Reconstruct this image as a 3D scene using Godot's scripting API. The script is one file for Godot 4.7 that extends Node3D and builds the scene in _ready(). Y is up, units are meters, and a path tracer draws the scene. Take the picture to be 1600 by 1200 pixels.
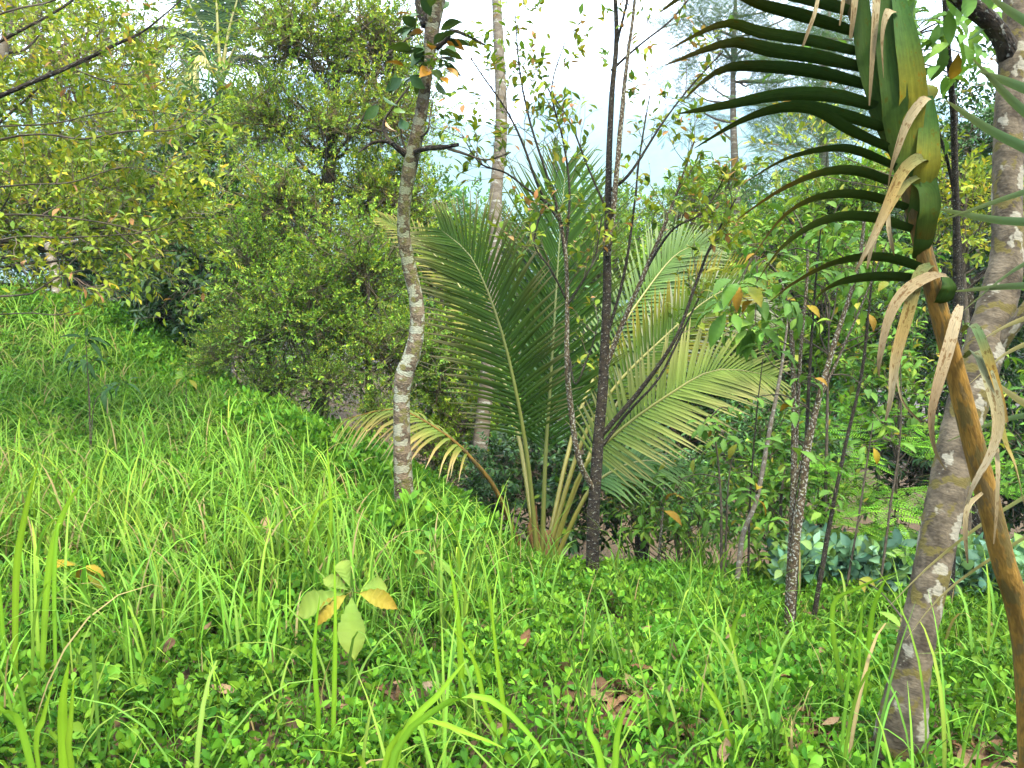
extends Node3D

const FOCAL := 1203.3            # photograph pixels, for a vertical field of view of 53 degrees
var rng := RandomNumberGenerator.new()
var cam_at := Vector3(0.0, 1.6, 0.0)
var cam_basis := Basis(Vector3.RIGHT, deg_to_rad(-7.1))
var taken := {}
var M := {}                       # materials
var S := {}                       # shared sprig and leaf meshes

# ---------------------------------------------------------------- places
func at(px: float, py: float, d: float) -> Vector3:
	return cam_at + cam_basis * Vector3((px - 800.0) / FOCAL * d, -(py - 600.0) / FOCAL * d, -d)

func path(list: Array) -> Array:
	var out := []
	for p in list:
		out.append(at(p[0], p[1], p[2]))
	return out

func rf(a: float, b: float) -> float:
	return rng.randf_range(a, b)

func rdir() -> Vector3:
	var z := rf(-1, 1); var a := rf(0, TAU); var r := sqrt(1 - z * z)
	return Vector3(r * cos(a), z, r * sin(a))

# ---------------------------------------------------------------- naming
func numbered(called: String) -> String:
	var n: int = taken.get(called, 0)
	taken[called] = n + 1
	return called if n == 0 else "%s_%03d" % [called, n]

func tag(o: Node, label: String, category: String, group := "") -> Node:
	o.set_meta("label", label)
	o.set_meta("category", category)
	if group != "":
		o.set_meta("group", group)
	return o

func thing(called: String, label: String, category: String, where := Vector3.ZERO, group := "") -> Node3D:
	var o := Node3D.new()
	o.name = numbered(called)
	add_child(o)
	o.position = where
	tag(o, label, category, group)
	return o

# a mesh given in world coordinates becomes a part of a thing (whose node is only shifted)
func part(called: String, mesh: Mesh, mat: Material, parent: Node3D, local := Transform3D(), in_world := true) -> MeshInstance3D:
	var o := MeshInstance3D.new()
	o.name = called
	o.mesh = mesh
	o.material_override = mat
	parent.add_child(o, true)
	o.transform = local
	if in_world:
		var up := parent
		var shift := Vector3.ZERO
		while up != self and up != null:
			shift += up.position
			up = up.get_parent() as Node3D
		o.position -= shift
	return o

func structure(called: String, mesh: Mesh, mat: Material) -> MeshInstance3D:
	var o := MeshInstance3D.new()
	o.name = numbered(called)
	o.mesh = mesh
	o.material_override = mat
	o.set_meta("kind", "structure")
	add_child(o)
	return o

func many(called: String, mesh: Mesh, mat: Material, places: Array, tints: Array, parent: Node3D) -> MultiMeshInstance3D:
	var mm := MultiMesh.new()
	mm.transform_format = MultiMesh.TRANSFORM_3D
	mm.use_colors = true
	mm.mesh = mesh
	mm.instance_count = places.size()
	for i in places.size():
		mm.set_instance_transform(i, places[i])
		mm.set_instance_color(i, tints[i])
	var o := MultiMeshInstance3D.new()
	o.name = called
	o.multimesh = mm
	o.material_override = mat
	o.set_meta("kind", "stuff")
	parent.add_child(o, true)
	if parent != self:
		o.position = -parent.position
	return o

# ---------------------------------------------------------------- curves
func spline(pts: Array, t: float) -> Vector3:
	var n := pts.size() - 1
	var f := clampf(t, 0.0, 1.0) * n
	var i := mini(int(f), n - 1)
	var u := f - i
	var a: Vector3 = pts[maxi(i - 1, 0)]; var b: Vector3 = pts[i]
	var c: Vector3 = pts[i + 1]; var d: Vector3 = pts[mini(i + 2, n)]
	return 0.5 * ((2.0 * b) + (c - a) * u + (2.0 * a - 5.0 * b + 4.0 * c - d) * u * u + (3.0 * b - a - 3.0 * c + d) * u * u * u)

func along(list: Array, t: float) -> float:
	var f := clampf(t, 0.0, 1.0) * (list.size() - 1)
	var i := mini(int(f), list.size() - 2)
	return lerpf(list[i], list[i + 1], f - i)

func along_color(list: Array, t: float) -> Color:
	if list.size() == 1:
		return list[0]
	var f := clampf(t, 0.0, 1.0) * (list.size() - 1)
	var i := mini(int(f), list.size() - 2)
	return (list[i] as Color).lerp(list[i + 1], f - i)

# a tapering stem through control points; bark uv in metres
func tube(pts: Array, radii: Array, rows := 12, sides := 8, lump := 0.06, rings := 0.0, tile := 0.8, tones := [Color.WHITE]) -> ArrayMesh:
	var st := SurfaceTool.new()
	st.begin(Mesh.PRIMITIVE_TRIANGLES)
	var ref := Vector3(0.31, 0.12, 0.94)
	var length := 0.0
	var before := Vector3.ZERO
	var ph := rf(0, 60)
	for r in rows + 1:
		var t := float(r) / rows
		var p := spline(pts, t)
		if r > 0:
			length += p.distance_to(before)
		before = p
		var tan := (spline(pts, minf(t + 0.01, 1.0)) - spline(pts, maxf(t - 0.01, 0.0))).normalized()
		var bx := tan.cross(ref).normalized()
		var by := bx.cross(tan).normalized()
		var rad := along(radii, t)
		if rings > 0.0:
			rad *= 1.0 + rings * (0.5 + 0.5 * sin(r * 2.2 + sin(r * 0.7) * 1.4)) - rings * 0.5
		for k in sides + 1:
			var a := TAU * (k % sides) / sides
			var rr := rad * (1.0 + lump * (sin(a * 2.0 + t * 9.0 + ph) + 0.7 * sin(a * 3.0 - t * 23.0 + ph * 2.0) + 0.6 * sin(t * 47.0 + a + ph)))
			st.set_uv(Vector2(float(k) / sides, length / tile))
			st.set_color(along_color(tones, t + 0.012 * sin(a * 3.0 + ph)))
			st.add_vertex(p + (bx * cos(a) + by * sin(a)) * rr)
	for r in rows:
		for k in sides:
			var a := r * (sides + 1) + k
			var b := a + sides + 1
			for i in [a, b, a + 1, a + 1, b, b + 1]:
				st.add_index(i)
	st.generate_normals()
	return st.commit()

# ---------------------------------------------------------------- leaves
const OVAL := [0.0, 0.62, 0.98, 0.92, 0.55, 0.0]
const LANCE := [0.0, 0.8, 1.0, 0.75, 0.4, 0.0]
const OBOVATE := [0.0, 0.35, 0.7, 0.98, 0.85, 0.0]
const SIMPLE := [0.0, 0.9, 0.85, 0.0]

class Sheet:
	var st: SurfaceTool
	var n := 0
	var xf := Transform3D()
	var tint := 1.0
	func _init():
		st = SurfaceTool.new()
		st.begin(Mesh.PRIMITIVE_TRIANGLES)
	func put(p: Vector3, c: Color, u: float, v: float):
		st.set_color(Color(c.r * tint, c.g * tint, c.b * tint))
		st.set_uv(Vector2(u, v))
		st.add_vertex(xf * p)
	func halves(rows: int):
		for r in rows - 1:
			var a := n + r * 4
			for i in [a, a + 4, a + 1, a + 1, a + 4, a + 5, a + 2, a + 6, a + 3, a + 3, a + 6, a + 7]:
				st.add_index(i)
		n += rows * 4
	# x runs along the leaf, y is its upper side, z across; the two halves meet in a crease
	func leaf(b: Basis, o: Vector3, length: float, width: float, prof: Array, fold: float, droop: float, col: Color, tip: Color, rib := 0.0, mid := 1.0):
		var rows := prof.size() if rib == 0.0 else 15
		for r in rows:
			var t := float(r) / (rows - 1)
			var f := t * (prof.size() - 1)
			var i := mini(int(f), prof.size() - 2)
			var hw := lerpf(prof[i], prof[i + 1], f - i) * width * 0.5
			var y := -droop * t * t * length + (rib * (1.0 if r % 2 else -1.0) * sin(t * PI))
			var c := col.lerp(tip, t * t)
			for k in 4:
				var e := -1.0 if k == 0 else (1.0 if k == 3 else 0.0)
				var back := 0.0 if rib == 0.0 else absf(e) * 0.10 * length * sin(t * PI)
				var cc := c if e != 0.0 else Color(c.r * mid, c.g * mid, c.b * mid)
				put(o + b * Vector3(t * length * (1.0 - 0.15 * droop * t) + back, y + absf(e) * fold * hw - (rib * 0.6 if e == 0.0 else 0.0), e * hw), cc, e * 0.5 + 0.5, t)
		halves(rows)
	# a thin three-sided stick
	func stick(a: Vector3, b: Vector3, ra: float, rb: float, col: Color):
		var t := (b - a).normalized()
		var u := t.cross(Vector3(0.3, 0.9, 0.2)).normalized()
		var v := u.cross(t)
		for k in 3:
			var q := u * cos(TAU * k / 3) + v * sin(TAU * k / 3)
			put(a + q * ra, col, 0.5, 0.0)
			put(b + q * rb, col, 0.5, 0.1)
		for k in 3:
			var i := n + k * 2
			var j := n + ((k + 1) % 3) * 2
			for q in [i, i + 1, j, j, i + 1, j + 1]:
				st.add_index(q)
		n += 6
	# a folded strap leaf along a list of points
	func strap(p: Array, widths: Array, side: Vector3, fold: float, cols: Array, mid := 1.0, twist := 0.0):
		var rows := p.size()
		var run := 0.0
		for r in rows:
			var t := float(r) / (rows - 1)
			if r > 0:
				run += (p[r] as Vector3).distance_to(p[r - 1])
			var tan: Vector3 = ((p[mini(r + 1, rows - 1)] as Vector3) - p[maxi(r - 1, 0)]).normalized()
			var across := (side - tan * side.dot(tan)).normalized()
			if twist != 0.0:
				across = across.rotated(tan, twist * t)
			var up := across.cross(tan).normalized()
			if up.y < 0.0 and twist == 0.0:
				up = -up
			var f := t * (widths.size() - 1)
			var i := mini(int(f), widths.size() - 2)
			var hw := lerpf(widths[i], widths[i + 1], f - i) * 0.5
			var f2 := t * (cols.size() - 1)
			var i2 := mini(int(f2), maxi(cols.size() - 2, 0))
			var c: Color = cols[0] if cols.size() == 1 else (cols[i2] as Color).lerp(cols[i2 + 1], f2 - i2)
			for k in 4:
				var e := -1.0 if k == 0 else (1.0 if k == 3 else 0.0)
				var cc := c if e != 0.0 else Color(c.r * mid, c.g * mid, c.b * mid)
				put((p[r] as Vector3) + across * (e * hw) + up * (absf(e) * hw * fold), cc, e * 0.5 + 0.5, run * 3.0)
		halves(rows)
	func done() -> ArrayMesh:
		st.generate_normals()
		return st.commit()

func aim(x: Vector3, up: Vector3) -> Basis:
	x = x.normalized()
	var z := x.cross(up)
	if z.length_squared() < 0.0001:
		z = x.cross(Vector3(0.2, 0.1, 1.0))
	z = z.normalized()
	return Basis(x, z.cross(x), z)

func pick(list: Array):
	return list[rng.randi() % list.size()]

func vary(c: Color, k: float) -> Color:
	var b := 1.0 + rf(-k, k)
	return Color(c.r * b * (1.0 + rf(-k, k) * 0.6), c.g * b, c.b * b * (1.0 + rf(-k, k) * 0.6))

# a twig (along +x) with leaves; the unit of every crown
func sprig(n: int, reach: float, ll: float, lw: float, prof: Array, spread: float, droop: float, cols: Array, young: Array, young_share: float, twig: Color, fold := 0.25, rib := 0.0) -> ArrayMesh:
	var s := Sheet.new()
	sprig_into(s, n, reach, ll, lw, prof, spread, droop, cols, young, young_share, twig, fold, rib)
	return s.done()

# a whole leafy mass of such twigs, the unit of the dense crowns; twigs gather in clusters with gaps between
func leaf_mass(twigs: int, size: Vector3, n: int, reach: float, ll: float, lw: float, prof: Array, spread: float, droop: float, cols: Array, young: Array, young_share: float, twig: Color, fold := 0.25) -> ArrayMesh:
	var s := Sheet.new()
	var knots := []
	for i in 16:
		knots.append(rdir() * pow(rng.randf(), 0.4) * size)
	for i in twigs:
		var k: Vector3 = knots[i % knots.size()]
		var q := k + rdir() * pow(rng.randf(), 0.5) * size * 0.42
		var d := ((q - k).normalized() * 0.6 + k.normalized() * 0.6 + Vector3(0, 0.35, 0) + rdir() * 0.5).normalized()
		s.xf = Transform3D(); s.tint = 1.0
		s.stick(k.lerp(q, 0.1), q, 0.005, 0.003, twig)
		if i < knots.size():
			s.stick(Vector3.ZERO, k, 0.012, 0.006, twig)
		s.xf = Transform3D(aim(d, Vector3.UP + rdir() * 0.3).scaled_local(Vector3.ONE * rf(0.8, 1.15)), q)
		s.tint = rf(0.65, 1.3)
		sprig_into(s, n, reach, ll, lw, prof, spread, droop, cols, young, young_share, twig, fold, 0.0)
	return s.done()

func sprig_into(s: Sheet, n: int, reach: float, ll: float, lw: float, prof: Array, spread: float, droop: float, cols: Array, young: Array, young_share: float, twig: Color, fold := 0.25, rib := 0.0):
	var bend := rf(-0.15, 0.15)
	var prev := Vector3.ZERO
	for i in 4:
		var t := (i + 1) / 4.0
		var q := Vector3(t * reach, bend * t * t * reach, sin(t * 3.0 + bend * 9.0) * 0.05 * reach)
		s.stick(prev, q, 0.0035 * (1.1 - t * 0.7) * (ll / 0.07), 0.003 * (1.1 - t * 0.8) * (ll / 0.07), twig)
		prev = q
	for i in n:
		var t := 0.22 + 0.78 * pow(float(i) / maxi(n - 1, 1), 0.75)
		var q := Vector3(t * reach, bend * t * t * reach, sin(t * 3.0 + bend * 9.0) * 0.05 * reach)
		var roll := i * 2.4 + rf(-0.5, 0.5)
		var out := Vector3(0, cos(roll), sin(roll))
		var a := spread * (1.15 - 0.55 * t) + rf(-0.2, 0.2)
		var d := (Vector3(cos(a), 0, 0) + out * sin(a) + Vector3(0, 0.12, 0)).normalized()
		var up := (Vector3.UP * 0.9 + Vector3.RIGHT * 0.4 + rdir() * 0.45).normalized()
		var c: Color = vary(pick(young), 0.2) if (t > 0.8 and rng.randf() < young_share) else vary(pick(cols), 0.22)
		var k := rf(0.7, 1.15)
		s.leaf(aim(d, up), q, ll * k, lw * k * rf(0.85, 1.1), prof, fold, droop * rf(0.4, 1.5), c, c, rib, 1.12)

func lone_leaf(ll: float, lw: float, prof: Array, droop: float, c: Color, tip: Color, fold := 0.25, rib := 0.0) -> ArrayMesh:
	var s := Sheet.new()
	s.stick(Vector3(-0.12 * ll, 0.01 * ll, 0), Vector3.ZERO, 0.014 * ll, 0.012 * ll, Color(c.r * 0.9, c.g * 0.8, c.b))
	s.leaf(Basis(), Vector3.ZERO, ll, lw, prof, fold, droop, c, tip, rib, 1.15)
	return s.done()

# ---------------------------------------------------------------- materials
func leaf_material(rough: float, through: float, spec := 0.5) -> StandardMaterial3D:
	var m := StandardMaterial3D.new()
	m.vertex_color_use_as_albedo = true
	m.roughness = rough
	m.metallic_specular = spec
	m.cull_mode = BaseMaterial3D.CULL_DISABLED
	if through > 0.0:
		m.backlight_enabled = true
		m.backlight = Color(through, through * 1.0, through * 0.75)
	return m

func noise_image(w: int, h: int, freq: float, kind: int, octaves: int, sd: int) -> Image:
	var n := FastNoiseLite.new()
	n.noise_type = kind
	n.frequency = freq
	n.fractal_octaves = octaves
	n.seed = sd
	return n.get_seamless_image(w, h)

# bark: two tones, fine cracks, patches of moss and of lichen, each with its own ragged outline; u once round, v along
func bark(dark: Color, light: Color, lichen: Color, share: float, moss: Color, moss_share: float, sd: int, banded: float, relief: float, spot_freq := 0.012) -> StandardMaterial3D:
	var w := 256; var h := 512
	var fine := noise_image(w, h, 0.06, FastNoiseLite.TYPE_SIMPLEX_SMOOTH, 5, sd)
	var big := noise_image(w, h, 0.012, FastNoiseLite.TYPE_SIMPLEX_SMOOTH, 4, sd + 7)
	var spot := noise_image(w, h, spot_freq, FastNoiseLite.TYPE_SIMPLEX_SMOOTH, 5, sd + 13)
	var mossy := noise_image(w, h, 0.010, FastNoiseLite.TYPE_SIMPLEX_SMOOTH, 5, sd + 29)
	var img := Image.create(w, h, false, Image.FORMAT_RGB8)
	var hgt := Image.create(w, h, false, Image.FORMAT_RGB8)
	for y in h:
		for x in w:
			var f := fine.get_pixel(x, y).r
			if banded > 0.0:
				f = lerpf(f, fine.get_pixel(x / 4, (y * 2 + int(big.get_pixel(x, y).r * 40.0)) % h).r, banded)
			var b := big.get_pixel(x, y).r
			var c := dark.lerp(light, clampf((f * 0.6 + b * 0.8) * 1.6 - 0.62, 0.0, 1.0))
			var m := mossy.get_pixel(x, y).r + (f - 0.5) * 0.25
			if m > 1.0 - moss_share:
				c = c.lerp(moss, clampf((m - 1.0 + moss_share) * 12.0, 0.0, 0.85))
			var l := spot.get_pixel(x, y).r + (f - 0.5) * 0.08
			if l > 1.0 - share:
				c = c.lerp(lichen, clampf((l - 1.0 + share) * 22.0, 0.0, 1.0) * (0.55 + 0.45 * f))
			img.set_pixel(x, y, c.linear_to_srgb())
			hgt.set_pixel(x, y, Color(f, f, f))
	var mat := StandardMaterial3D.new()
	mat.albedo_texture = ImageTexture.create_from_image(img)
	mat.vertex_color_use_as_albedo = true
	mat.roughness = 0.9
	mat.metallic_specular = 0.25
	mat.heightmap_enabled = true
	mat.heightmap_texture = ImageTexture.create_from_image(hgt)
	mat.heightmap_scale = relief
	return mat

# strap leaves: veins that run along the blade, a paler midrib and ragged brown flecks; u across, v along in thirds of a metre
func veined(rough: float, through: float, spec: float, flecks: float, fleck: Color, sd: int) -> StandardMaterial3D:
	var m := leaf_material(rough, through, spec)
	var w := 64; var h := 512
	var line := noise_image(w, 64, 0.16, FastNoiseLite.TYPE_SIMPLEX_SMOOTH, 3, sd)
	var spot := noise_image(w, h, 0.030, FastNoiseLite.TYPE_SIMPLEX_SMOOTH, 5, sd + 3)
	var img := Image.create(w, h, false, Image.FORMAT_RGB8)
	for y in h:
		for x in w:
			var f := line.get_pixel(x, (y / 16) % 64).r
			var g := spot.get_pixel(x, y).r
			var v := 0.62 + 0.38 * f + (g - 0.5) * 0.25
			var c := Color(v, v, v)
			if absf(x - 31.5) < 2.0:
				c = c * 1.1
			if g + (f - 0.5) * 0.5 > 1.0 - flecks:
				c = c.lerp(fleck, clampf((g + (f - 0.5) * 0.5 - 1.0 + flecks) * 10.0, 0, 1))
			img.set_pixel(x, y, Color(minf(c.r, 1.0), minf(c.g, 1.0), minf(c.b, 1.0)).linear_to_srgb())
	m.albedo_texture = ImageTexture.create_from_image(img)
	return m

func soil() -> StandardMaterial3D:
	var w := 512
	var a := noise_image(w, w, 0.03, FastNoiseLite.TYPE_SIMPLEX_SMOOTH, 5, 3)
	var b := noise_image(w, w, 0.09, FastNoiseLite.TYPE_CELLULAR, 2, 5)
	var img := Image.create(w, w, false, Image.FORMAT_RGB8)
	for y in w:
		for x in w:
			var f := a.get_pixel(x, y).r; var g := b.get_pixel(x, y).r
			var c := Color(0.030, 0.022, 0.014).lerp(Color(0.13, 0.085, 0.045), clampf(f * 0.9 + g * 0.5 - 0.35, 0, 1))
			img.set_pixel(x, y, c.linear_to_srgb())
	var m := StandardMaterial3D.new()
	m.albedo_texture = ImageTexture.create_from_image(img)
	m.uv1_triplanar = true
	m.uv1_world_triplanar = true
	m.uv1_scale = Vector3(0.7, 0.7, 0.7)
	m.roughness = 0.95
	m.metallic_specular = 0.2
	return m

func hill_material() -> StandardMaterial3D:
	var a := noise_image(256, 256, 0.05, FastNoiseLite.TYPE_SIMPLEX_SMOOTH, 5, 9)
	var img := Image.create(256, 256, false, Image.FORMAT_RGB8)
	for y in 256:
		for x in 256:
			img.set_pixel(x, y, Color(0.025, 0.045, 0.018).lerp(Color(0.07, 0.11, 0.035), a.get_pixel(x, y).r).linear_to_srgb())
	var m := StandardMaterial3D.new()
	m.albedo_texture = ImageTexture.create_from_image(img)
	m.uv1_triplanar = true
	m.uv1_world_triplanar = true
	m.uv1_scale = Vector3(0.004, 0.004, 0.004)
	m.roughness = 1.0
	return m

func make_materials():
	M.grass = leaf_material(0.5, 0.8, 0.14)
	M.leaf = leaf_material(0.45, 0.8, 0.2)
	M.gloss = leaf_material(0.36, 0.5, 0.3)
	M.soft = leaf_material(0.6, 0.8, 0.2)
	M.glint = leaf_material(0.42, 0.8, 0.2)
	M.palm = leaf_material(0.5, 0.5, 0.14)
	M.dry = veined(0.8, 0.5, 0.15, 0.30, Color(0.45, 0.36, 0.28), 5)
	M.frond = veined(0.55, 0.15, 0.12, 0.26, Color(1.0, 0.62, 0.3), 15)
	M.wood = leaf_material(0.9, 0.0, 0.2)
	M.soil = soil()
	M.hill = hill_material()
	var white := Color(0.27, 0.27, 0.22)
	M.bark_lichen = bark(Color(0.05, 0.038, 0.024), Color(0.15, 0.115, 0.075), Color(0.21, 0.215, 0.155), 0.45, Color(0.08, 0.075, 0.02), 0.42, 21, 0.0, 0.6)
	M.bark_ring = bark(Color(0.032, 0.025, 0.016), Color(0.102, 0.080, 0.052), Color(0.19, 0.175, 0.13), 0.33, Color(0.075, 0.06, 0.015), 0.40, 37, 0.35, 0.35, 0.009)
	M.bark_pale = bark(Color(0.075, 0.060, 0.042), Color(0.155, 0.130, 0.098), white, 0.28, Color(0.11, 0.085, 0.05), 0.36, 45, 0.5, 0.4)
	M.bark_dark = bark(Color(0.010, 0.008, 0.006), Color(0.038, 0.029, 0.019), Color(0.17, 0.17, 0.14), 0.27, Color(0.03, 0.025, 0.01), 0.36, 57, 0.0, 0.6, 0.03)
	M.bark_spot = bark(Color(0.025, 0.018, 0.010), Color(0.08, 0.055, 0.03), white, 0.36, Color(0.065, 0.055, 0.015), 0.36, 69, 0.0, 0.4, 0.022)
	M.bark_twig = bark(Color(0.035, 0.027, 0.018), Color(0.10, 0.078, 0.055), white, 0.25, Color(0.055, 0.05, 0.022), 0.3, 81, 0.0, 0.3)
	M.cane = bark(Color(0.085, 0.048, 0.010), Color(0.175, 0.098, 0.018), Color(0.07, 0.05, 0.02), 0.34, Color(0.065, 0.05, 0.015), 0.36, 93, 0.0, 0.15)

# ---------------------------------------------------------------- terrain
var grid := PackedFloat32Array()
const GX0 := -26.0
const GZ0 := -34.0
const GS := 0.25
const GW := 180
const GH := 152
var lumps := FastNoiseLite.new()

func tps(r2: float) -> float:
	return 0.0 if r2 < 1e-9 else r2 * log(r2)

func make_heights():
	lumps.frequency = 0.35
	lumps.seed = 4
	lumps.fractal_octaves = 3
	var pts := [Vector3(0, 0.0, 0), Vector3(-3, 0.3, 0.5), Vector3(2.5, -0.15, 0.5), Vector3(0, 0.05, 3.5), Vector3(-6, 0.9, 1.0), Vector3(6, -0.5, 1.0)]
	for p in [[50, 1190, 2.5], [800, 1190, 2.62], [1405, 1165, 2.75], [1590, 1190, 2.7], [50, 900, 3.9], [800, 950, 4.15], [1230, 988, 4.35], [1560, 1020, 4.1],
			[632, 832, 5.5], [925, 905, 5.6], [845, 880, 7.0], [1100, 892, 6.2], [1500, 920, 7.0], [300, 765, 5.8], [60, 720, 6.6], [380, 640, 8.6], [530, 710, 7.4],
			[60, 570, 9.5], [20, 455, 15], [210, 505, 12], [560, 740, 11], [380, 640, 13], [845, 930, 11], [1200, 940, 12], [1650, 960, 12], [-300, 500, 9], [-200, 430, 16],
			[0, 420, 24], [400, 620, 24], [800, 800, 24], [1300, 780, 24], [1900, 900, 10], [1700, 750, 26]]:
		pts.append(at(p[0], p[1], p[2]))
	var n := pts.size()
	var N := n + 3
	var A := []
	for i in N:
		var row := PackedFloat64Array()
		row.resize(N + 1)
		A.append(row)
	for i in n:
		for j in n:
			var d := Vector2(pts[i].x - pts[j].x, pts[i].z - pts[j].z).length_squared()
			A[i][j] = tps(d) + (0.6 if i == j else 0.0)
		A[i][n] = 1.0; A[i][n + 1] = pts[i].x; A[i][n + 2] = pts[i].z
		A[n][i] = 1.0; A[n + 1][i] = pts[i].x; A[n + 2][i] = pts[i].z
		A[i][N] = pts[i].y
	for c in N:
		var best := c
		for r in range(c, N):
			if absf(A[r][c]) > absf(A[best][c]):
				best = r
		var keep = A[c]; A[c] = A[best]; A[best] = keep
		for r in N:
			if r != c and A[r][c] != 0.0:
				var k: float = A[r][c] / A[c][c]
				for q in range(c, N + 1):
					A[r][q] -= k * A[c][q]
	var w := PackedFloat64Array()
	for i in N:
		w.append(A[i][N] / A[i][i])
	grid.resize(GW * GH)
	for j in GH:
		for i in GW:
			var x := GX0 + i * GS; var z := GZ0 + j * GS
			var h := w[n] + w[n + 1] * x + w[n + 2] * z
			for k in n:
				var dx: float = x - pts[k].x; var dz: float = z - pts[k].z
				h += w[k] * tps(dx * dx + dz * dz)
			var out := smoothstep(13.0, 30.0, sqrt(x * x + z * z))
			h = lerpf(h, -2.5 - x * 0.10 + z * 0.06, out)
			grid[j * GW + i] = h - 0.09 + lumps.get_noise_2d(x * 2.0, z * 2.0) * 0.07

func gh(x: float, z: float) -> float:
	var fx := (x - GX0) / GS; var fz := (z - GZ0) / GS
	if fx < 0 or fz < 0 or fx >= GW - 1 or fz >= GH - 1:
		var dd := sqrt(x * x + z * z)
		return -2.5 - clampf(x, -60, 60) * 0.10 + maxf(z, -120.0) * 0.06 - 18.0 * smoothstep(40.0, 300.0, dd)
	var i := int(fx); var j := int(fz)
	var u := fx - i; var v := fz - j
	var a := grid[j * GW + i]; var b := grid[j * GW + i + 1]; var c := grid[(j + 1) * GW + i]; var d := grid[(j + 1) * GW + i + 1]
	return lerpf(lerpf(a, b, u), lerpf(c, d, u), v)

func on_ground(x: float, z: float) -> Vector3:
	return Vector3(x, gh(x, z), z)

func foot(px: float, py: float, d: float) -> Vector3:
	var p := at(px, py, d)
	return on_ground(p.x, p.z)

func make_ground():
	var xs := []
	var x := 0.0
	var stp := 0.25
	while x < 4200.0:
		xs.append(x)
		if x > 14.0:
			stp *= 1.22
		x += stp
	var ax := []
	for i in range(xs.size() - 1, 0, -1):
		ax.append(-xs[i])
	ax.append_array(xs)
	var st := SurfaceTool.new()
	st.begin(Mesh.PRIMITIVE_TRIANGLES)
	var az := []
	for v in ax:
		az.append(v - 8.0)
	for zz in az:
		for xx in ax:
			st.add_vertex(Vector3(xx, gh(xx, zz), zz))
	var w := ax.size()
	for j in az.size() - 1:
		for i in w - 1:
			var a: int = j * w + i
			for q in [a, a + 1, a + w, a + 1, a + w + 1, a + w]:
				st.add_index(q)
	st.generate_normals()
	structure("ground", st.commit(), M.soil)

func make_hills():
	var n := FastNoiseLite.new()
	n.frequency = 0.0016
	n.fractal_octaves = 5
	n.seed = 12
	var st := SurfaceTool.new()
	st.begin(Mesh.PRIMITIVE_TRIANGLES)
	var nx := 120; var nz := 30
	for j in nz + 1:
		for i in nx + 1:
			var x := lerpf(-3600, 3600, float(i) / nx)
			var z := lerpf(-700, -2600, float(j) / nz)
			var up := sin(clampf(float(j) / nz * 1.5, 0, 1) * PI / 2)
			var h := -60.0 + up * (450.0 - x * 0.05 + n.get_noise_2d(x, z) * 200.0)
			st.add_vertex(Vector3(x, h, z))
	for j in nz:
		for i in nx:
			var a := j * (nx + 1) + i
			for q in [a, a + nx + 1, a + 1, a + 1, a + nx + 1, a + nx + 2]:
				st.add_index(q)
	st.generate_normals()
	structure("hill", st.commit(), M.hill)

# ---------------------------------------------------------------- shared sprigs and leaves
const BROWN := Color(0.10, 0.075, 0.05)

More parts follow.
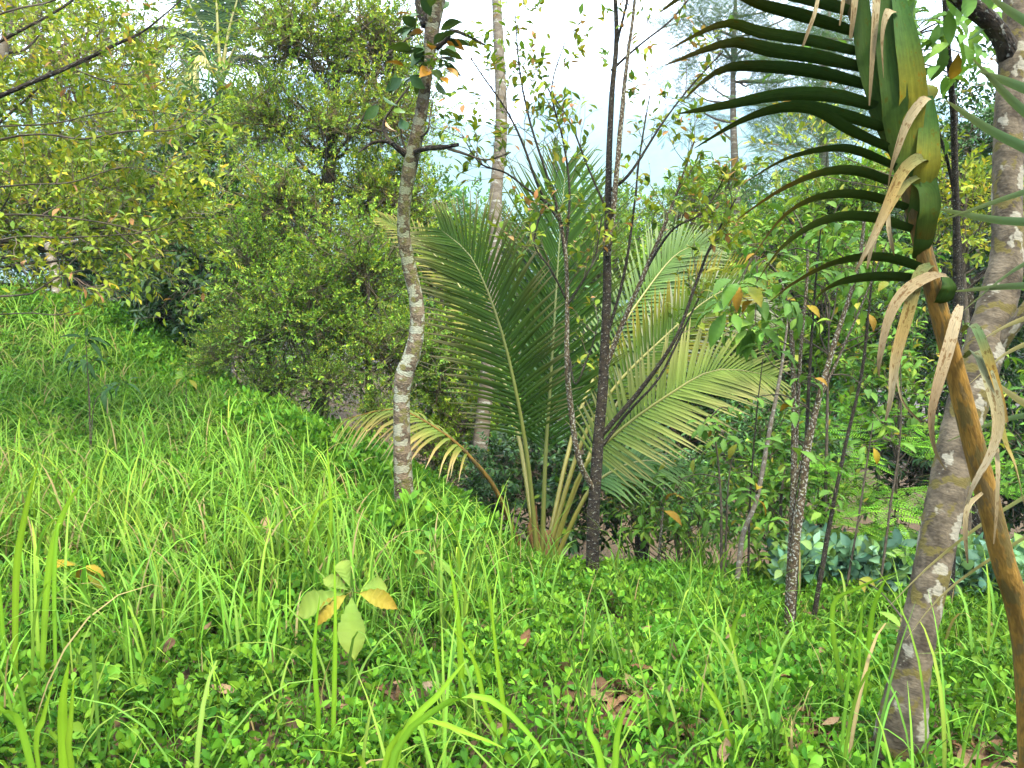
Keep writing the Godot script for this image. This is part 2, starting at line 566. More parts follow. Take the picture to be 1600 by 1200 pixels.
func make_sprigs():
	var green := [Color(0.040, 0.085, 0.014), Color(0.055, 0.105, 0.018), Color(0.075, 0.13, 0.02), Color(0.035, 0.07, 0.015)]
	var yellow := [Color(0.17, 0.20, 0.02), Color(0.22, 0.20, 0.022), Color(0.14, 0.185, 0.018)]
	var pink := [Color(0.26, 0.13, 0.05), Color(0.26, 0.17, 0.03), Color(0.22, 0.20, 0.03)]
	var bright := [Color(0.10, 0.19, 0.015), Color(0.13, 0.22, 0.02), Color(0.08, 0.16, 0.015)]
	var dark := [Color(0.022, 0.055, 0.013), Color(0.032, 0.075, 0.016), Color(0.045, 0.095, 0.022)]
	var leafy := [Color(0.075, 0.12, 0.022), Color(0.10, 0.155, 0.025), Color(0.125, 0.17, 0.025), Color(0.055, 0.095, 0.02), Color(0.14, 0.175, 0.025)]
	S.small = []; S.clove = []; S.bright = []; S.dark = []; S.long = []; S.broad = []; S.teal = []; S.fine = []; S.feather = []
	for i in 4:
		S.small.append(leaf_mass(120, Vector3(0.72, 0.62, 0.72), 14, 0.24, 0.052, 0.024, SIMPLE, 1.05, 0.2, leafy, yellow + pink.slice(2), 0.3, BROWN))
		S.clove.append(sprig(13, 0.26, 0.072, 0.030, OVAL, 1.0, 0.2, leafy + [Color(0.17, 0.20, 0.02)], yellow + yellow + pink.slice(2), 0.5, BROWN))
		S.bright.append(leaf_mass(100, Vector3(0.72, 0.62, 0.72), 12, 0.26, 0.075, 0.034, SIMPLE, 1.1, 0.3, bright, [Color(0.2, 0.27, 0.03)], 0.5, BROWN))
		S.dark.append(leaf_mass(80, Vector3(0.72, 0.62, 0.72), 11, 0.30, 0.11, 0.044, SIMPLE, 1.1, 0.45, dark, bright, 0.1, BROWN))
		S.long.append(sprig(12, 0.40, 0.20, 0.032, LANCE, 1.2, 0.9, [Color(0.05, 0.09, 0.03), Color(0.03, 0.065, 0.02), Color(0.09, 0.13, 0.05)], bright, 0.1, BROWN))
		S.broad.append(sprig(7, 0.34, 0.17, 0.068, OVAL, 1.15, 0.5, [Color(0.075, 0.155, 0.022), Color(0.10, 0.19, 0.028), Color(0.06, 0.125, 0.022)], [Color(0.16, 0.25, 0.03), Color(0.22, 0.2, 0.03)], 0.4, BROWN, 0.2, 0.004))
		S.teal.append(sprig(8, 0.18, 0.11, 0.062, OVAL, 1.2, 0.25, [Color(0.12, 0.24, 0.14), Color(0.15, 0.28, 0.17), Color(0.10, 0.21, 0.105)], [Color(0.16, 0.27, 0.08)], 0.4, Color(0.05, 0.08, 0.03)))
	for i in 3:
		# pinnate leaves: rows of narrow leaflets either side of thin stalks
		for kind in 2:
			var s := Sheet.new()
			var reach := 0.55 if kind == 0 else 0.42
			var nb := 7 if kind == 0 else 6
			for b in nb:
				var t := 0.2 + 0.8 * b / float(nb - 1)
				var o := Vector3(t * reach, 0.05 * sin(t * 2.5) * reach, 0)
				var sides := [-1.0, 1.0] if b < nb - 1 else [0.0]
				for sd in sides:
					var d: Vector3 = Vector3(0.75 if sd != 0.0 else 1.0, rf(-0.22, 0.05), sd * 1.0).normalized()
					var bl := reach * (0.42 if kind == 0 else 0.48) * (1.1 - 0.4 * t)
					var c: Color = vary(Color(0.075, 0.12, 0.035) if kind == 0 else Color(0.13, 0.29, 0.025), 0.3)
					s.stick(o, o + d * bl, 0.0015, 0.001, c)
					var q := d.cross(Vector3.UP).normalized()
					var nl := 9
					for k in nl:
						for e in [-1.0, 1.0]:
							var w := o + d * bl * (k + 1.0) / nl
							var len := (0.033 if kind == 0 else 0.032) * (1.0 - 0.35 * absf(k - 4.0) / 4.0)
							s.leaf(aim((q * e + d * 0.5).normalized(), Vector3.UP + rdir() * 0.2), w, len, len * (0.30 if kind == 0 else 0.36), SIMPLE, 0.1, 0.1, c, c)
			s.stick(Vector3.ZERO, Vector3(reach, 0.03, 0), 0.003, 0.0015, Color(0.10, 0.10, 0.04))
			S["fine" if kind == 0 else "feather"].append(s.done())
	S.one_clove = []
	for c in [green[1], green[2], Color(0.10, 0.16, 0.015), green[2], Color(0.13, 0.18, 0.015), yellow[0], yellow[2], yellow[2], Color(0.15, 0.2, 0.015), pink[0], yellow[1]]:
		S.one_clove.append(lone_leaf(0.078, 0.034, OVAL, rf(0.1, 0.4), c, c.lerp(Color(0.25, 0.2, 0.04), 0.15)))
	S.one_broad = []
	for c in [Color(0.07, 0.145, 0.022), Color(0.09, 0.175, 0.028), Color(0.058, 0.115, 0.022), Color(0.12, 0.20, 0.03), Color(0.08, 0.16, 0.03)]:
		S.one_broad.append(lone_leaf(0.18, 0.075, OVAL, rf(0.3, 0.8), c, c, 0.18, 0.0035))
	S.one_old = []
	for c in [Color(0.22, 0.16, 0.015), Color(0.20, 0.12, 0.015), Color(0.13, 0.145, 0.018)]:
		S.one_old.append(lone_leaf(0.17, 0.075, OVAL, rf(0.3, 0.8), c, c.lerp(Color(0.14, 0.06, 0.012), 0.4), 0.18, 0.0035))
	S.one_thick = []
	for c in [Color(0.025, 0.055, 0.015), Color(0.035, 0.07, 0.018), Color(0.022, 0.05, 0.018), Color(0.03, 0.06, 0.016), Color(0.06, 0.10, 0.014), Color(0.028, 0.058, 0.016)]:
		S.one_thick.append(lone_leaf(0.16, 0.085, OVAL, rf(0.1, 0.5), c, c, 0.22))
	S.one_thick.append(lone_leaf(0.16, 0.08, OVAL, 0.3, Color(0.30, 0.13, 0.012), Color(0.22, 0.11, 0.015), 0.22))
	S.one_lance = []
	for c in [Color(0.025, 0.06, 0.022), Color(0.035, 0.075, 0.025)]:
		S.one_lance.append(lone_leaf(0.16, 0.042, LANCE, 0.7, c, c, 0.2))

# ---------------------------------------------------------------- crowns
var gaps := FastNoiseLite.new()

func crown(parent: Node3D, lobes: Array, meshes: Array, mat: Material, tint := Color.WHITE, open := -0.1, freq := 1.6, size := 1.0, share := 1.0, flat := 1.0, called := "foliage"):
	gaps.frequency = freq
	gaps.seed = 40 + lobes.size()
	gaps.fractal_octaves = 2
	var sets := []
	var cols := []
	for m in meshes:
		sets.append([]); cols.append([])
	for l in lobes:
		var c := at(l[0], l[1], l[2])
		var r := Vector3(l[3] / FOCAL * l[2], l[4] / FOCAL * l[2], l[5])
		var tries := 0
		var made := 0
		var want: int = ceili(l[6] * share)
		var inset := 0.0 if share == 1.0 else 0.55 * size
		var rr := Vector3(maxf(r.x - inset, r.x * 0.25), maxf(r.y - inset, r.y * 0.25), maxf(r.z - inset, r.z * 0.25))
		var whole := share != 1.0
		var sz := size
		if whole:
			sz = size * clampf(minf(r.x, r.y) / (0.75 * size), 0.55, 1.0)
		while made < want and tries < want * 6:
			tries += 1
			var u := rdir()
			var q := c + u * rr * pow(rng.randf(), 0.42) * (1.0 + 0.16 * gaps.get_noise_3dv(u * 3.0 + c))
			if not whole and gaps.get_noise_3dv(q) < open + rf(-0.12, 0.12):
				continue
			if q.y < gh(q.x, q.z) + (0.03 if not whole else 0.3 * sz):
				if not whole:
					continue
				q.y = gh(q.x, q.z) + 0.3 * sz
			made += 1
			var d := (u * 0.75 + Vector3(0, 0.45, 0) + rdir() * 0.75).normalized()
			d = Vector3(d.x, d.y * flat, d.z).normalized()
			var b := aim(d, Vector3.UP + rdir() * 0.3) if not whole else Basis(Vector3.UP, rf(0, TAU)) * Basis(Vector3.RIGHT, rf(-0.5, 0.5))
			b = b.scaled_local(Vector3.ONE * rf(0.75, 1.2) * sz)
			var k := rng.randi() % meshes.size()
			sets[k].append(Transform3D(b, q))
			var v := 1.0 + 0.28 * gaps.get_noise_3dv(q * 0.6 + Vector3(50, 0, 0)) + rf(-0.12, 0.12)
			cols[k].append(Color(tint.r * v * (1.0 + rf(-0.1, 0.1)), tint.g * v, tint.b * v))
	for k in meshes.size():
		if sets[k].size() > 0:
			many(called, meshes[k], mat, sets[k], cols[k], parent)

# limbs from the stem into the crown, each one mesh
func limbs(parent: Node3D, stem: Array, lobes: Array, per: int, r0: float, mat: Material, low := 0.35):
	for l in lobes:
		var c := at(l[0], l[1], l[2])
		var r := Vector3(l[3] / FOCAL * l[2], l[4] / FOCAL * l[2], l[5])
		for i in per:
			var u := rdir()
			var tip := c + u * r * rf(0.55, 0.92)
			if tip.y < gh(tip.x, tip.z) + 0.2:
				continue
			var best := low
			var bd := 1e9
			for k in 12:
				var t := low + (1.0 - low) * k / 11.0
				var p := spline(stem, t)
				var dd := p.distance_to(tip) + maxf(p.y - tip.y + 0.5, 0.0) * 2.0
				if dd < bd:
					bd = dd; best = t
			var s := spline(stem, best)
			var mid := s.lerp(tip, 0.5) + Vector3(rf(-0.1, 0.1), -0.06 * s.distance_to(tip) + rf(-0.1, 0.1), rf(-0.1, 0.1))
			part("branch", tube([s, s.lerp(mid, 0.5) + rdir() * 0.06, mid, mid.lerp(tip, 0.5) + rdir() * 0.08, tip], [r0, r0 * 0.75, r0 * 0.5, r0 * 0.18], 8, 5), mat, parent)

func tree(called: String, label: String, stem: Array, radii: Array, barkm: Material, lobes: Array, meshes: Array, leafm: Material, opt := {}) -> Node3D:
	var base: Vector3 = stem[0]
	var t := thing(called, label, opt.get("category", "tree"), base, opt.get("group", ""))
	part("trunk", tube(stem, radii, opt.get("rows", 14), 8), barkm, t)
	limbs(t, stem, lobes, opt.get("limbs", 3), opt.get("limb", radii[0] * 0.5), barkm, opt.get("low", 0.35))
	crown(t, lobes, meshes, leafm, opt.get("tint", Color.WHITE), opt.get("open", -0.1), opt.get("freq", 1.6), opt.get("size", 1.0), opt.get("dense", 1.35) / 100.0 if meshes in [S.small, S.bright, S.dark] else 1.0, opt.get("flat", 1.0))
	return t

# twigs along a branch, leaves at their ends; leaves are parts up to a limit, the rest one mass
func twiggy(parent: Node3D, pts: Array, from: float, count: int, reach: float, rad: float, mat: Material, leaves: Array, per_twig: int, up := 0.35, spread := 0.9):
	for i in count:
		var t := from + (1.0 - from) * (i + rf(0.1, 0.9)) / count
		var p := spline(pts, t)
		var tan := (spline(pts, minf(t + 0.02, 1.0)) - spline(pts, maxf(t - 0.02, 0.0))).normalized()
		var d := (tan * (1.1 - spread * 0.4) + rdir() * spread + Vector3(0, up, 0)).normalized()
		var len := reach * rf(0.55, 1.2) * (1.15 - 0.5 * t)
		var a := p + d * len * 0.5 + rdir() * len * 0.06
		var d2 := (d + rdir() * 0.35 + Vector3(0, up * 0.3, 0)).normalized()
		var e := a + d2 * len * 0.5
		var tp := [p, p.lerp(a, 0.5) + rdir() * len * 0.03, a, a.lerp(e, 0.5) + rdir() * len * 0.03, e]
		var tw := Sheet.new()
		var bark_tone := vary(Color(0.085, 0.065, 0.045), 0.3)
		for k in 4:
			tw.stick(tp[k], tp[k + 1], rad * (1.0 - 0.2 * k), rad * (0.8 - 0.2 * k), bark_tone)
		var forks := [tp]
		for k in 3:
			var o := spline(tp, rf(0.25, 0.8))
			var fd := (d2 + rdir() * 0.9 + Vector3(0, up * 0.4, 0)).normalized()
			var fm := o + fd * len * 0.22
			var fe := fm + (fd + rdir() * 0.5).normalized() * len * 0.22
			tw.stick(o, fm, rad * 0.55, rad * 0.4, bark_tone)
			tw.stick(fm, fe, rad * 0.4, rad * 0.2, bark_tone)
			forks.append([o, fm, fe])
		part("twig", tw.done(), M.wood, parent)
		for k in per_twig:
			var f := 0.35 + 0.65 * pow((k + rng.randf()) / per_twig, 0.6)
			var q := spline(pick(forks), f)
			var out := (d2 * 0.6 + rdir() * 0.9 + Vector3(0, 0.15, 0)).normalized()
			leaves.append(Transform3D(aim(out, Vector3.UP + rdir() * 0.5).scaled_local(Vector3.ONE * rf(0.65, 1.15)), q))

func leaf_parts(parent: Node3D, leaves: Array, meshes: Array, mat: Material, cap := 300, old := 0.0, old_meshes := []):
	var left := []
	for i in leaves.size():
		var x: Transform3D = leaves[i]
		if i < cap:
			var o := part("leaf", pick(old_meshes) if old > 0.0 and rng.randf() < old else pick(meshes), mat, parent, x)
			o.name = "leaf"
		else:
			left.append(x)
	if left.size() > 0:
		var per := {}
		for x in left:
			var k := rng.randi() % meshes.size()
			if not per.has(k):
				per[k] = []
			per[k].append(x)
		for k in per:
			var tints := []
			for x in per[k]:
				tints.append(Color(rf(0.85, 1.1), rf(0.9, 1.1), 1.0))
			many("foliage", meshes[k], mat, per[k], tints, parent)

# a round mat of creeping shoots (and thin grass) that lies on the ground
func leaf_mat(shoots: int, radius: float, n: int, ll: float, lw: float, prof: Array, cols: Array, young: Array, stem: Color, high: float) -> ArrayMesh:
	var s := Sheet.new()
	for i in shoots:
		var r := radius * sqrt(rng.randf()) * rf(0.7, 1.15)
		var a := rf(0, TAU)
		s.tint = rf(0.75, 1.25)
		s.xf = Transform3D(aim((Vector3.UP + rdir() * 0.55).normalized(), rdir()).scaled_local(Vector3.ONE * rf(0.7, 1.3)), Vector3(r * cos(a), rf(-0.02, high), r * sin(a)))
		sprig_into(s, n, ll * 1.8, ll, lw, prof, 1.15, 0.25, cols, young, 0.6, stem, 0.25, 0.0)
	return s.done()

# ---------------------------------------------------------------- grass and ground cover
func blade(s: Sheet, o: Vector3, az: float, length: float, width: float, lean: float, curl: float, c: Color, rows := 8, mid := 1.22):
	var out := Vector3(cos(az), 0, sin(az))
	var p := []
	var q := o
	var a := lean
	var dl := length / (rows - 1)
	for r in rows:
		p.append(q)
		var t := float(r) / (rows - 1)
		a = lean + curl * t * t
		q += (out * sin(a) + Vector3.UP * cos(a)) * dl
	var side := Vector3(-out.z, 0, out.x)
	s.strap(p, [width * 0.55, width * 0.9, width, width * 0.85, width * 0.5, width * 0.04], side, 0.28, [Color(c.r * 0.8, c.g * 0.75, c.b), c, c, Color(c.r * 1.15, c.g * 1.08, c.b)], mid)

# a round stand of grass, a metre and a half across, thinning at its rim
func grass_stand(tall: int, mid: int, fine: int, radius: float) -> ArrayMesh:
	var s := Sheet.new()
	for kind in 3:
		for i in [tall, mid, fine][kind]:
			var r := radius * sqrt(rng.randf()) * rf(0.6, 1.25)
			var a := rf(0, TAU)
			var o := Vector3(r * cos(a), -0.02, r * sin(a))
			var tone := rf(0.7, 1.2)
			for k in [5, 5, 7][kind]:
				var c := vary([Color(0.110, 0.215, 0.028), Color(0.105, 0.21, 0.026), Color(0.09, 0.20, 0.022)][kind], 0.15)
				c = Color(c.r * tone * rf(0.85, 1.25), c.g * tone, c.b)
				if rng.randf() < 0.07:
					c = Color(0.19, 0.155, 0.065)
				var at0 := o + Vector3(rf(-0.06, 0.06), 0, rf(-0.06, 0.06))
				var length: float = [rf(0.35, 0.85), rf(0.2, 0.48), rf(0.09, 0.26)][kind]
				var width: float = [0.014, 0.010, 0.006][kind] * rf(0.6, 1.2)
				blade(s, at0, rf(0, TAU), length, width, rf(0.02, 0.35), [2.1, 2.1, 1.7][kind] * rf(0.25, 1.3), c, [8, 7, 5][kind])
	return s.done()

func in_view(x: float, z: float) -> bool:
	return z < -0.9 and absf(x) < -z * 0.82 + 1.1

func tall_share(x: float, z: float) -> float:
	# how thick the tall grass stands: on the slope to the left, thinning towards the creeping cover in front and to the right
	var n := lumps.get_noise_2d(x * 1.3 + 30.0, z * 1.3)
	var left := smoothstep(1.0, -1.3, x + 0.15 * (-z - 4.0) + n * 0.8)
	var near := smoothstep(-2.6, -4.3, z + n * 0.7)
	var far := smoothstep(-12.5, -9.0, z)
	return clampf(left * (0.22 + 0.78 * near) * far + 0.05, 0.0, 1.0)

# the edge of the bushes: x of the border at a given z (left of it lies the open slope)
func beyond_edge(x: float, z: float) -> bool:
	var p := Vector3(x, gh(x, z), z)
	var c := cam_basis.inverse() * (p - cam_at)
	var px := 800.0 + c.x / -c.z * FOCAL
	return -c.z > edge_depth(px)

func edge_depth(px: float) -> float:
	var e := [[-500, 22.0], [0, 18.0], [180, 13.0], [300, 10.6], [380, 9.2], [500, 7.8], [600, 7.0], [700, 6.9], [850, 7.4], [950, 7.0], [1100, 7.2], [1250, 7.2], [1500, 7.0], [2000, 7.0], [2600, 7.0]]
	for i in e.size() - 1:
		if px < e[i + 1][0]:
			return lerpf(e[i][1], e[i + 1][1], clampf((px - e[i][0]) / float(e[i + 1][0] - e[i][0]), 0, 1))
	return 7.0

func make_turf():
	rng.seed = 11
	var stands := []
	var kinds := [[12, 24, 26], [5, 11, 22], [2, 4, 8], [1, 4, 40]]     # thick, middling, thin, short
	var lists := []; var tints := []
	for k in 4:
		for i in 4:
			stands.append(grass_stand(kinds[k][0], kinds[k][1], kinds[k][2], 0.62))
			lists.append([]); tints.append([])
	var cell0 := 0.62
	for iz in 34:
		for ix in range(-30, 31):
			var z := -0.7 - iz * cell0 + rf(-0.3, 0.3)
			var x := ix * cell0 + rf(-0.3, 0.3)
			if not in_view(x, z) or beyond_edge(x, z):
				continue
			var d := tall_share(x, z)
			var kind := 2
			if d > rf(0.55, 0.8):
				kind = 0
			elif d > rf(0.25, 0.5):
				kind = 1
			elif z < -3.3 and x > -0.5 and rng.randf() < 0.75:
				kind = 3
			var k := kind * 4 + rng.randi() % 4
			var sc := rf(0.85, 1.1) * lerpf(1.0, 0.68, smoothstep(-3.8, -8.0, z))
			var sx := (gh(x + 0.4, z) - gh(x - 0.4, z)) / 0.8
			var sz := (gh(x, z + 0.4) - gh(x, z - 0.4)) / 0.8
			var lie := Basis(Vector3(1, sx, 0), Vector3.UP, Vector3(0, sz, 1)) * Basis(Vector3.UP, rf(0, TAU))
			lists[k].append(Transform3D(lie * Basis.from_scale(Vector3(1, sc, 1)), on_ground(x, z)))
			var v := 1.0 + lumps.get_noise_2d(x * 0.8, z * 0.8) * 0.25 + rf(-0.06, 0.06)
			tints[k].append(Color(v * (1.0 + rf(-0.06, 0.08)), v, v))
	var turf := Node3D.new()
	turf.name = "grass"
	turf.set_meta("kind", "stuff")
	tag(turf, "bright green grass with long arching blades covering the slope", "grass")
	add_child(turf)
	for k in stands.size():
		if lists[k].size() > 0:
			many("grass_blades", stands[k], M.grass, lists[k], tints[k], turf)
	# creeping cover
	var cover := Node3D.new()
	cover.name = "ground_cover"
	cover.set_meta("kind", "stuff")
	tag(cover, "low creeping ground cover of small glossy green leaves", "ground cover")
	add_child(cover)
	var cl := [[], [], [], [], []]; var ct := [[], [], [], [], []]
	var dl := [[], [], [], [], []]; var dt := [[], [], [], [], []]
	var mats := []; var dmats := []
	for k in 5:
		# five mixes: leaf size, shape and green differ from mat to mat, as several creepers grow together
		var ll: float = [0.046, 0.040, 0.052, 0.034, 0.044][k]
		var tone: float = [1.0, 0.85, 1.1, 0.95, 0.75][k]
		mats.append(leaf_mat([46, 56, 40, 66, 46][k], 0.27, 8, ll, ll * [0.52, 0.45, 0.50, 0.62, 0.40][k], [OBOVATE, OVAL, OBOVATE, OVAL, LANCE][k], [Color(0.050, 0.140, 0.014) * tone, Color(0.066, 0.168, 0.016) * tone, Color(0.038, 0.11, 0.013) * tone], [Color(0.10, 0.21, 0.018)], Color(0.10, 0.12, 0.03), [0.05, 0.07, 0.05, 0.03, 0.09][k]))
		dmats.append(leaf_mat(40, 0.30, 8, 0.065, 0.032, SIMPLE, [Color(0.050, 0.140, 0.014), Color(0.066, 0.168, 0.016), Color(0.038, 0.11, 0.013)], [Color(0.10, 0.21, 0.018)], Color(0.10, 0.12, 0.03), 0.10))
	var cell := 0.27
	var bald := [[foot(960, 1065, 3.15), 0.24], [foot(1180, 965, 4.3), 0.2], [foot(600, 1095, 2.95), 0.12], [foot(1480, 1150, 2.85), 0.18], [foot(1010, 1070, 3.1), 0.18], [foot(1260, 1110, 2.95), 0.15]]
	for iz in 66:
		for ix in range(-60, 60):
			var z := -0.8 - iz * cell + rf(-0.13, 0.13)
			var x := ix * cell + rf(-0.13, 0.13)
			if not in_view(x, z):
				continue
			var p := on_ground(x, z)
			var c := cam_basis.inverse() * (p - cam_at)
			var ed := edge_depth(800.0 + c.x / -c.z * FOCAL)
			if -c.z > ed + (6.0 if x < 0.3 else 3.0):
				continue
			var n := lumps.get_noise_2d(x * 2.2 + 9.0, z * 2.2)
			if n < -0.42 + rf(-0.1, 0.05):
				continue
			var bare := false
			for q in bald:
				if Vector2(p.x - q[0].x, (p.z - q[0].z) * 0.8).length() < q[1] * rf(0.7, 1.15):
					bare = true
			if bare:
				continue
			var up := Vector3(gh(x - 0.15, z) - gh(x + 0.15, z), 0.3, gh(x, z - 0.15) - gh(x, z + 0.15)).normalized()
			var k := rng.randi() % 5
			var b := aim(Vector3(cos(rf(0, TAU)), 0, sin(rf(0, TAU))).slide(up), up)
			var v := 1.0 + lumps.get_noise_2d(x * 0.9 + 70.0, z * 0.9) * 0.3 + rf(-0.08, 0.08)
			if -c.z > ed - 1.4 - n * 1.5 and x < -0.5:
				dl[k].append(Transform3D(b.scaled_local(Vector3(1.1, 1.3, 1.1)), p + Vector3(0, 0.03, 0)))
				dt[k].append(Color(v, v, v))
			else:
				cl[k].append(Transform3D(b, p + Vector3(0, 0.01, 0)))
				ct[k].append(Color(v * rf(0.9, 1.12), v, v))
	for k in 5:
		many("creeping_leaves", mats[k], M.leaf, cl[k], ct[k], cover)
	var dcover := Node3D.new()
	dcover.name = "bank_ground_cover"
	dcover.set_meta("kind", "stuff")
	tag(dcover, "dense leafy ground cover along the foot of the bushes", "ground cover")
	add_child(dcover)
	for k in 5:
		many("creeping_leaves", dmats[k], M.leaf, dl[k], dt[k], dcover)
	# fallen leaves and straw between the plants
	var litter := Node3D.new()
	litter.name = "leaf_litter"
	litter.set_meta("kind", "stuff")
	tag(litter, "thin layer of brown dead leaves lying between the creeping plants", "leaf litter")
	add_child(litter)
	for k in 3:
		var c: Color = [Color(0.15, 0.085, 0.045), Color(0.20, 0.135, 0.075), Color(0.10, 0.06, 0.035)][k]
		var one := lone_leaf(0.10, 0.042, OVAL, [0.4, -0.3, 0.1][k], c, c.lerp(Color(0.08, 0.045, 0.02), 0.5), 0.4, 0.002)
		var where := []; var tones := []
		for i in 620:
			var g: Vector3
			if i < 260:
				var q: Array = pick(bald)
				g = q[0] + Vector3(rf(-1, 1), 0, rf(-1, 1)) * q[1] * 1.1
			elif i < 420:
				g = at(rf(290, 430), 600, rf(8.8, 10.6))
			else:
				var z := -1.4 - 6.5 * rng.randf()
				g = Vector3(rf(-1, 1) * (-z * 0.8 + 1.0), 0, z)
			g = on_ground(g.x, g.z) + Vector3(0, rf(0.01, 0.06) + (0.06 if i > 420 else 0.0), 0)
			where.append(Transform3D(aim((rdir() * Vector3(1, 0.25, 1)).normalized(), Vector3.UP + rdir() * 0.5).scaled_local(Vector3.ONE * rf(0.5, 1.15)), g))
			var v := rf(0.7, 1.25)
			tones.append(Color(v, v, v))
		many("dead_leaves", one, M.dry, where, tones, litter)
	# broad blue-green leaves on the right, at the gully's edge
	var patch := Node3D.new()
	patch.name = "creeper_patch"
	patch.set_meta("kind", "stuff")
	tag(patch, "patch of broad blue-green creeper leaves behind the leaning trunk", "ground cover")
	add_child(patch)
	var pl := [[], [], [], []]; var pt := [[], [], [], []]
	for i in 3200:
		var q := at(rf(1230, 1780), 890, rf(5.5, 7.6))
		var k := rng.randi() % 4
		var g := on_ground(q.x, q.z)
		pl[k].append(Transform3D(aim((Vector3.UP + rdir() * 0.6).normalized(), rdir()).scaled_local(Vector3.ONE * rf(0.8, 1.3)), g + Vector3(0, rf(0.05, 0.28), 0)))
		var v := rf(0.8, 1.2)
		pt[k].append(Color(v, v, v * rf(0.85, 1.1)))
	for k in 4:
		many("creeper_leaves", S.teal[k], M.leaf, pl[k], pt[k], patch)

# ---------------------------------------------------------------- palms
# a feather frond: rachis through control points, leaflets in two rows that bend under their weight
func frond(parent: Node3D, pts: Array, r0: float, pairs: int, most: float, normal: Vector3, cols: Array, o := {}) -> Node3D:
	var f := Node3D.new()
	f.name = "frond"
	parent.add_child(f, true)
	var single: bool = o.get("single", false)
	var stem_tones: Array = o.get("stem", [Color(0.20, 0.17, 0.03), Color(0.16, 0.155, 0.03), Color(0.14, 0.13, 0.03)])
	if o.has("rachis"):
		part("rachis", tube(pts, [r0, r0 * 0.62, r0 * 0.4, r0 * 0.12], 16, 6, 0.03), o.rachis, f)
	else:
		part("rachis", tube(pts, [r0, r0 * 0.62, r0 * 0.4, r0 * 0.12], 16, 6, 0.03, 0.0, 0.8, stem_tones), M.rachis, f)
	var t0: float = o.get("from", 0.3)
	var wide: float = o.get("wide", 0.032)
	var fall: float = o.get("fall", 0.25)
	var lift: float = o.get("lift", 0.15)
	var a0: float = o.get("a0", 1.15)
	var a1: float = o.get("a1", 0.35)
	var mass := Sheet.new()
	for i in pairs:
		for sd in [-1.0, 1.0]:
			var t: float = t0 + (1.0 - t0) * (i + 0.5 + sd * 0.15) / pairs
			var s: float = (t - t0) / (1.0 - t0)
			var p := spline(pts, t)
			var tan := (spline(pts, minf(t + 0.01, 1.0)) - spline(pts, maxf(t - 0.01, 0.0))).normalized()
			var n := (normal - tan * normal.dot(tan)).normalized()
			var side: Vector3 = tan.cross(n) * sd
			var a: float = lerpf(a0, a1, pow(s, 0.8)) + rf(-0.06, 0.06)
			var d: Vector3 = (tan * cos(a) + side * sin(a) + n * (lift + rf(-0.08, 0.08))).normalized()
			var len := most * (0.45 + 0.55 * sin(clampf(s * 1.25 + 0.28, 0, 1.0) * PI * 0.5)) * (1.0 if s < 0.6 else lerpf(1.0, 0.35, (s - 0.6) / 0.4)) * rf(0.9, 1.08)
			if rng.randf() < o.get("missing", 0.0):
				continue
			var q := []
			for k in 6:
				var u := k / 5.0
				q.append(p + d * len * u * (1.0 - 0.25 * fall * u) + Vector3.DOWN * (fall * len * u * u * rf(0.9, 1.1)))
			var c := []
			var v := rf(0.82, 1.18)
			for cc in cols:
				c.append(Color(cc.r * v, cc.g * v, cc.b * v))
			var w := wide * (0.6 + 0.4 * sin(clampf(s * 1.1 + 0.15, 0, 1) * PI))
			if single:
				var leaf := Sheet.new()
				leaf.strap(q, [w * 0.6, w, w * 0.85, w * 0.5, w * 0.05], n.cross(d), 0.45, c, 1.05)
				part("leaflet", leaf.done(), o.get("mat", M.palm), f)
			else:
				mass.strap(q, [w * 0.6, w, w * 0.85, w * 0.5, w * 0.05], n.cross(d), 0.45, c, 1.05)
	if not single:
		var m := part("leaflets", mass.done(), o.get("mat", M.palm), f)
		m.set_meta("kind", "stuff")
	return f

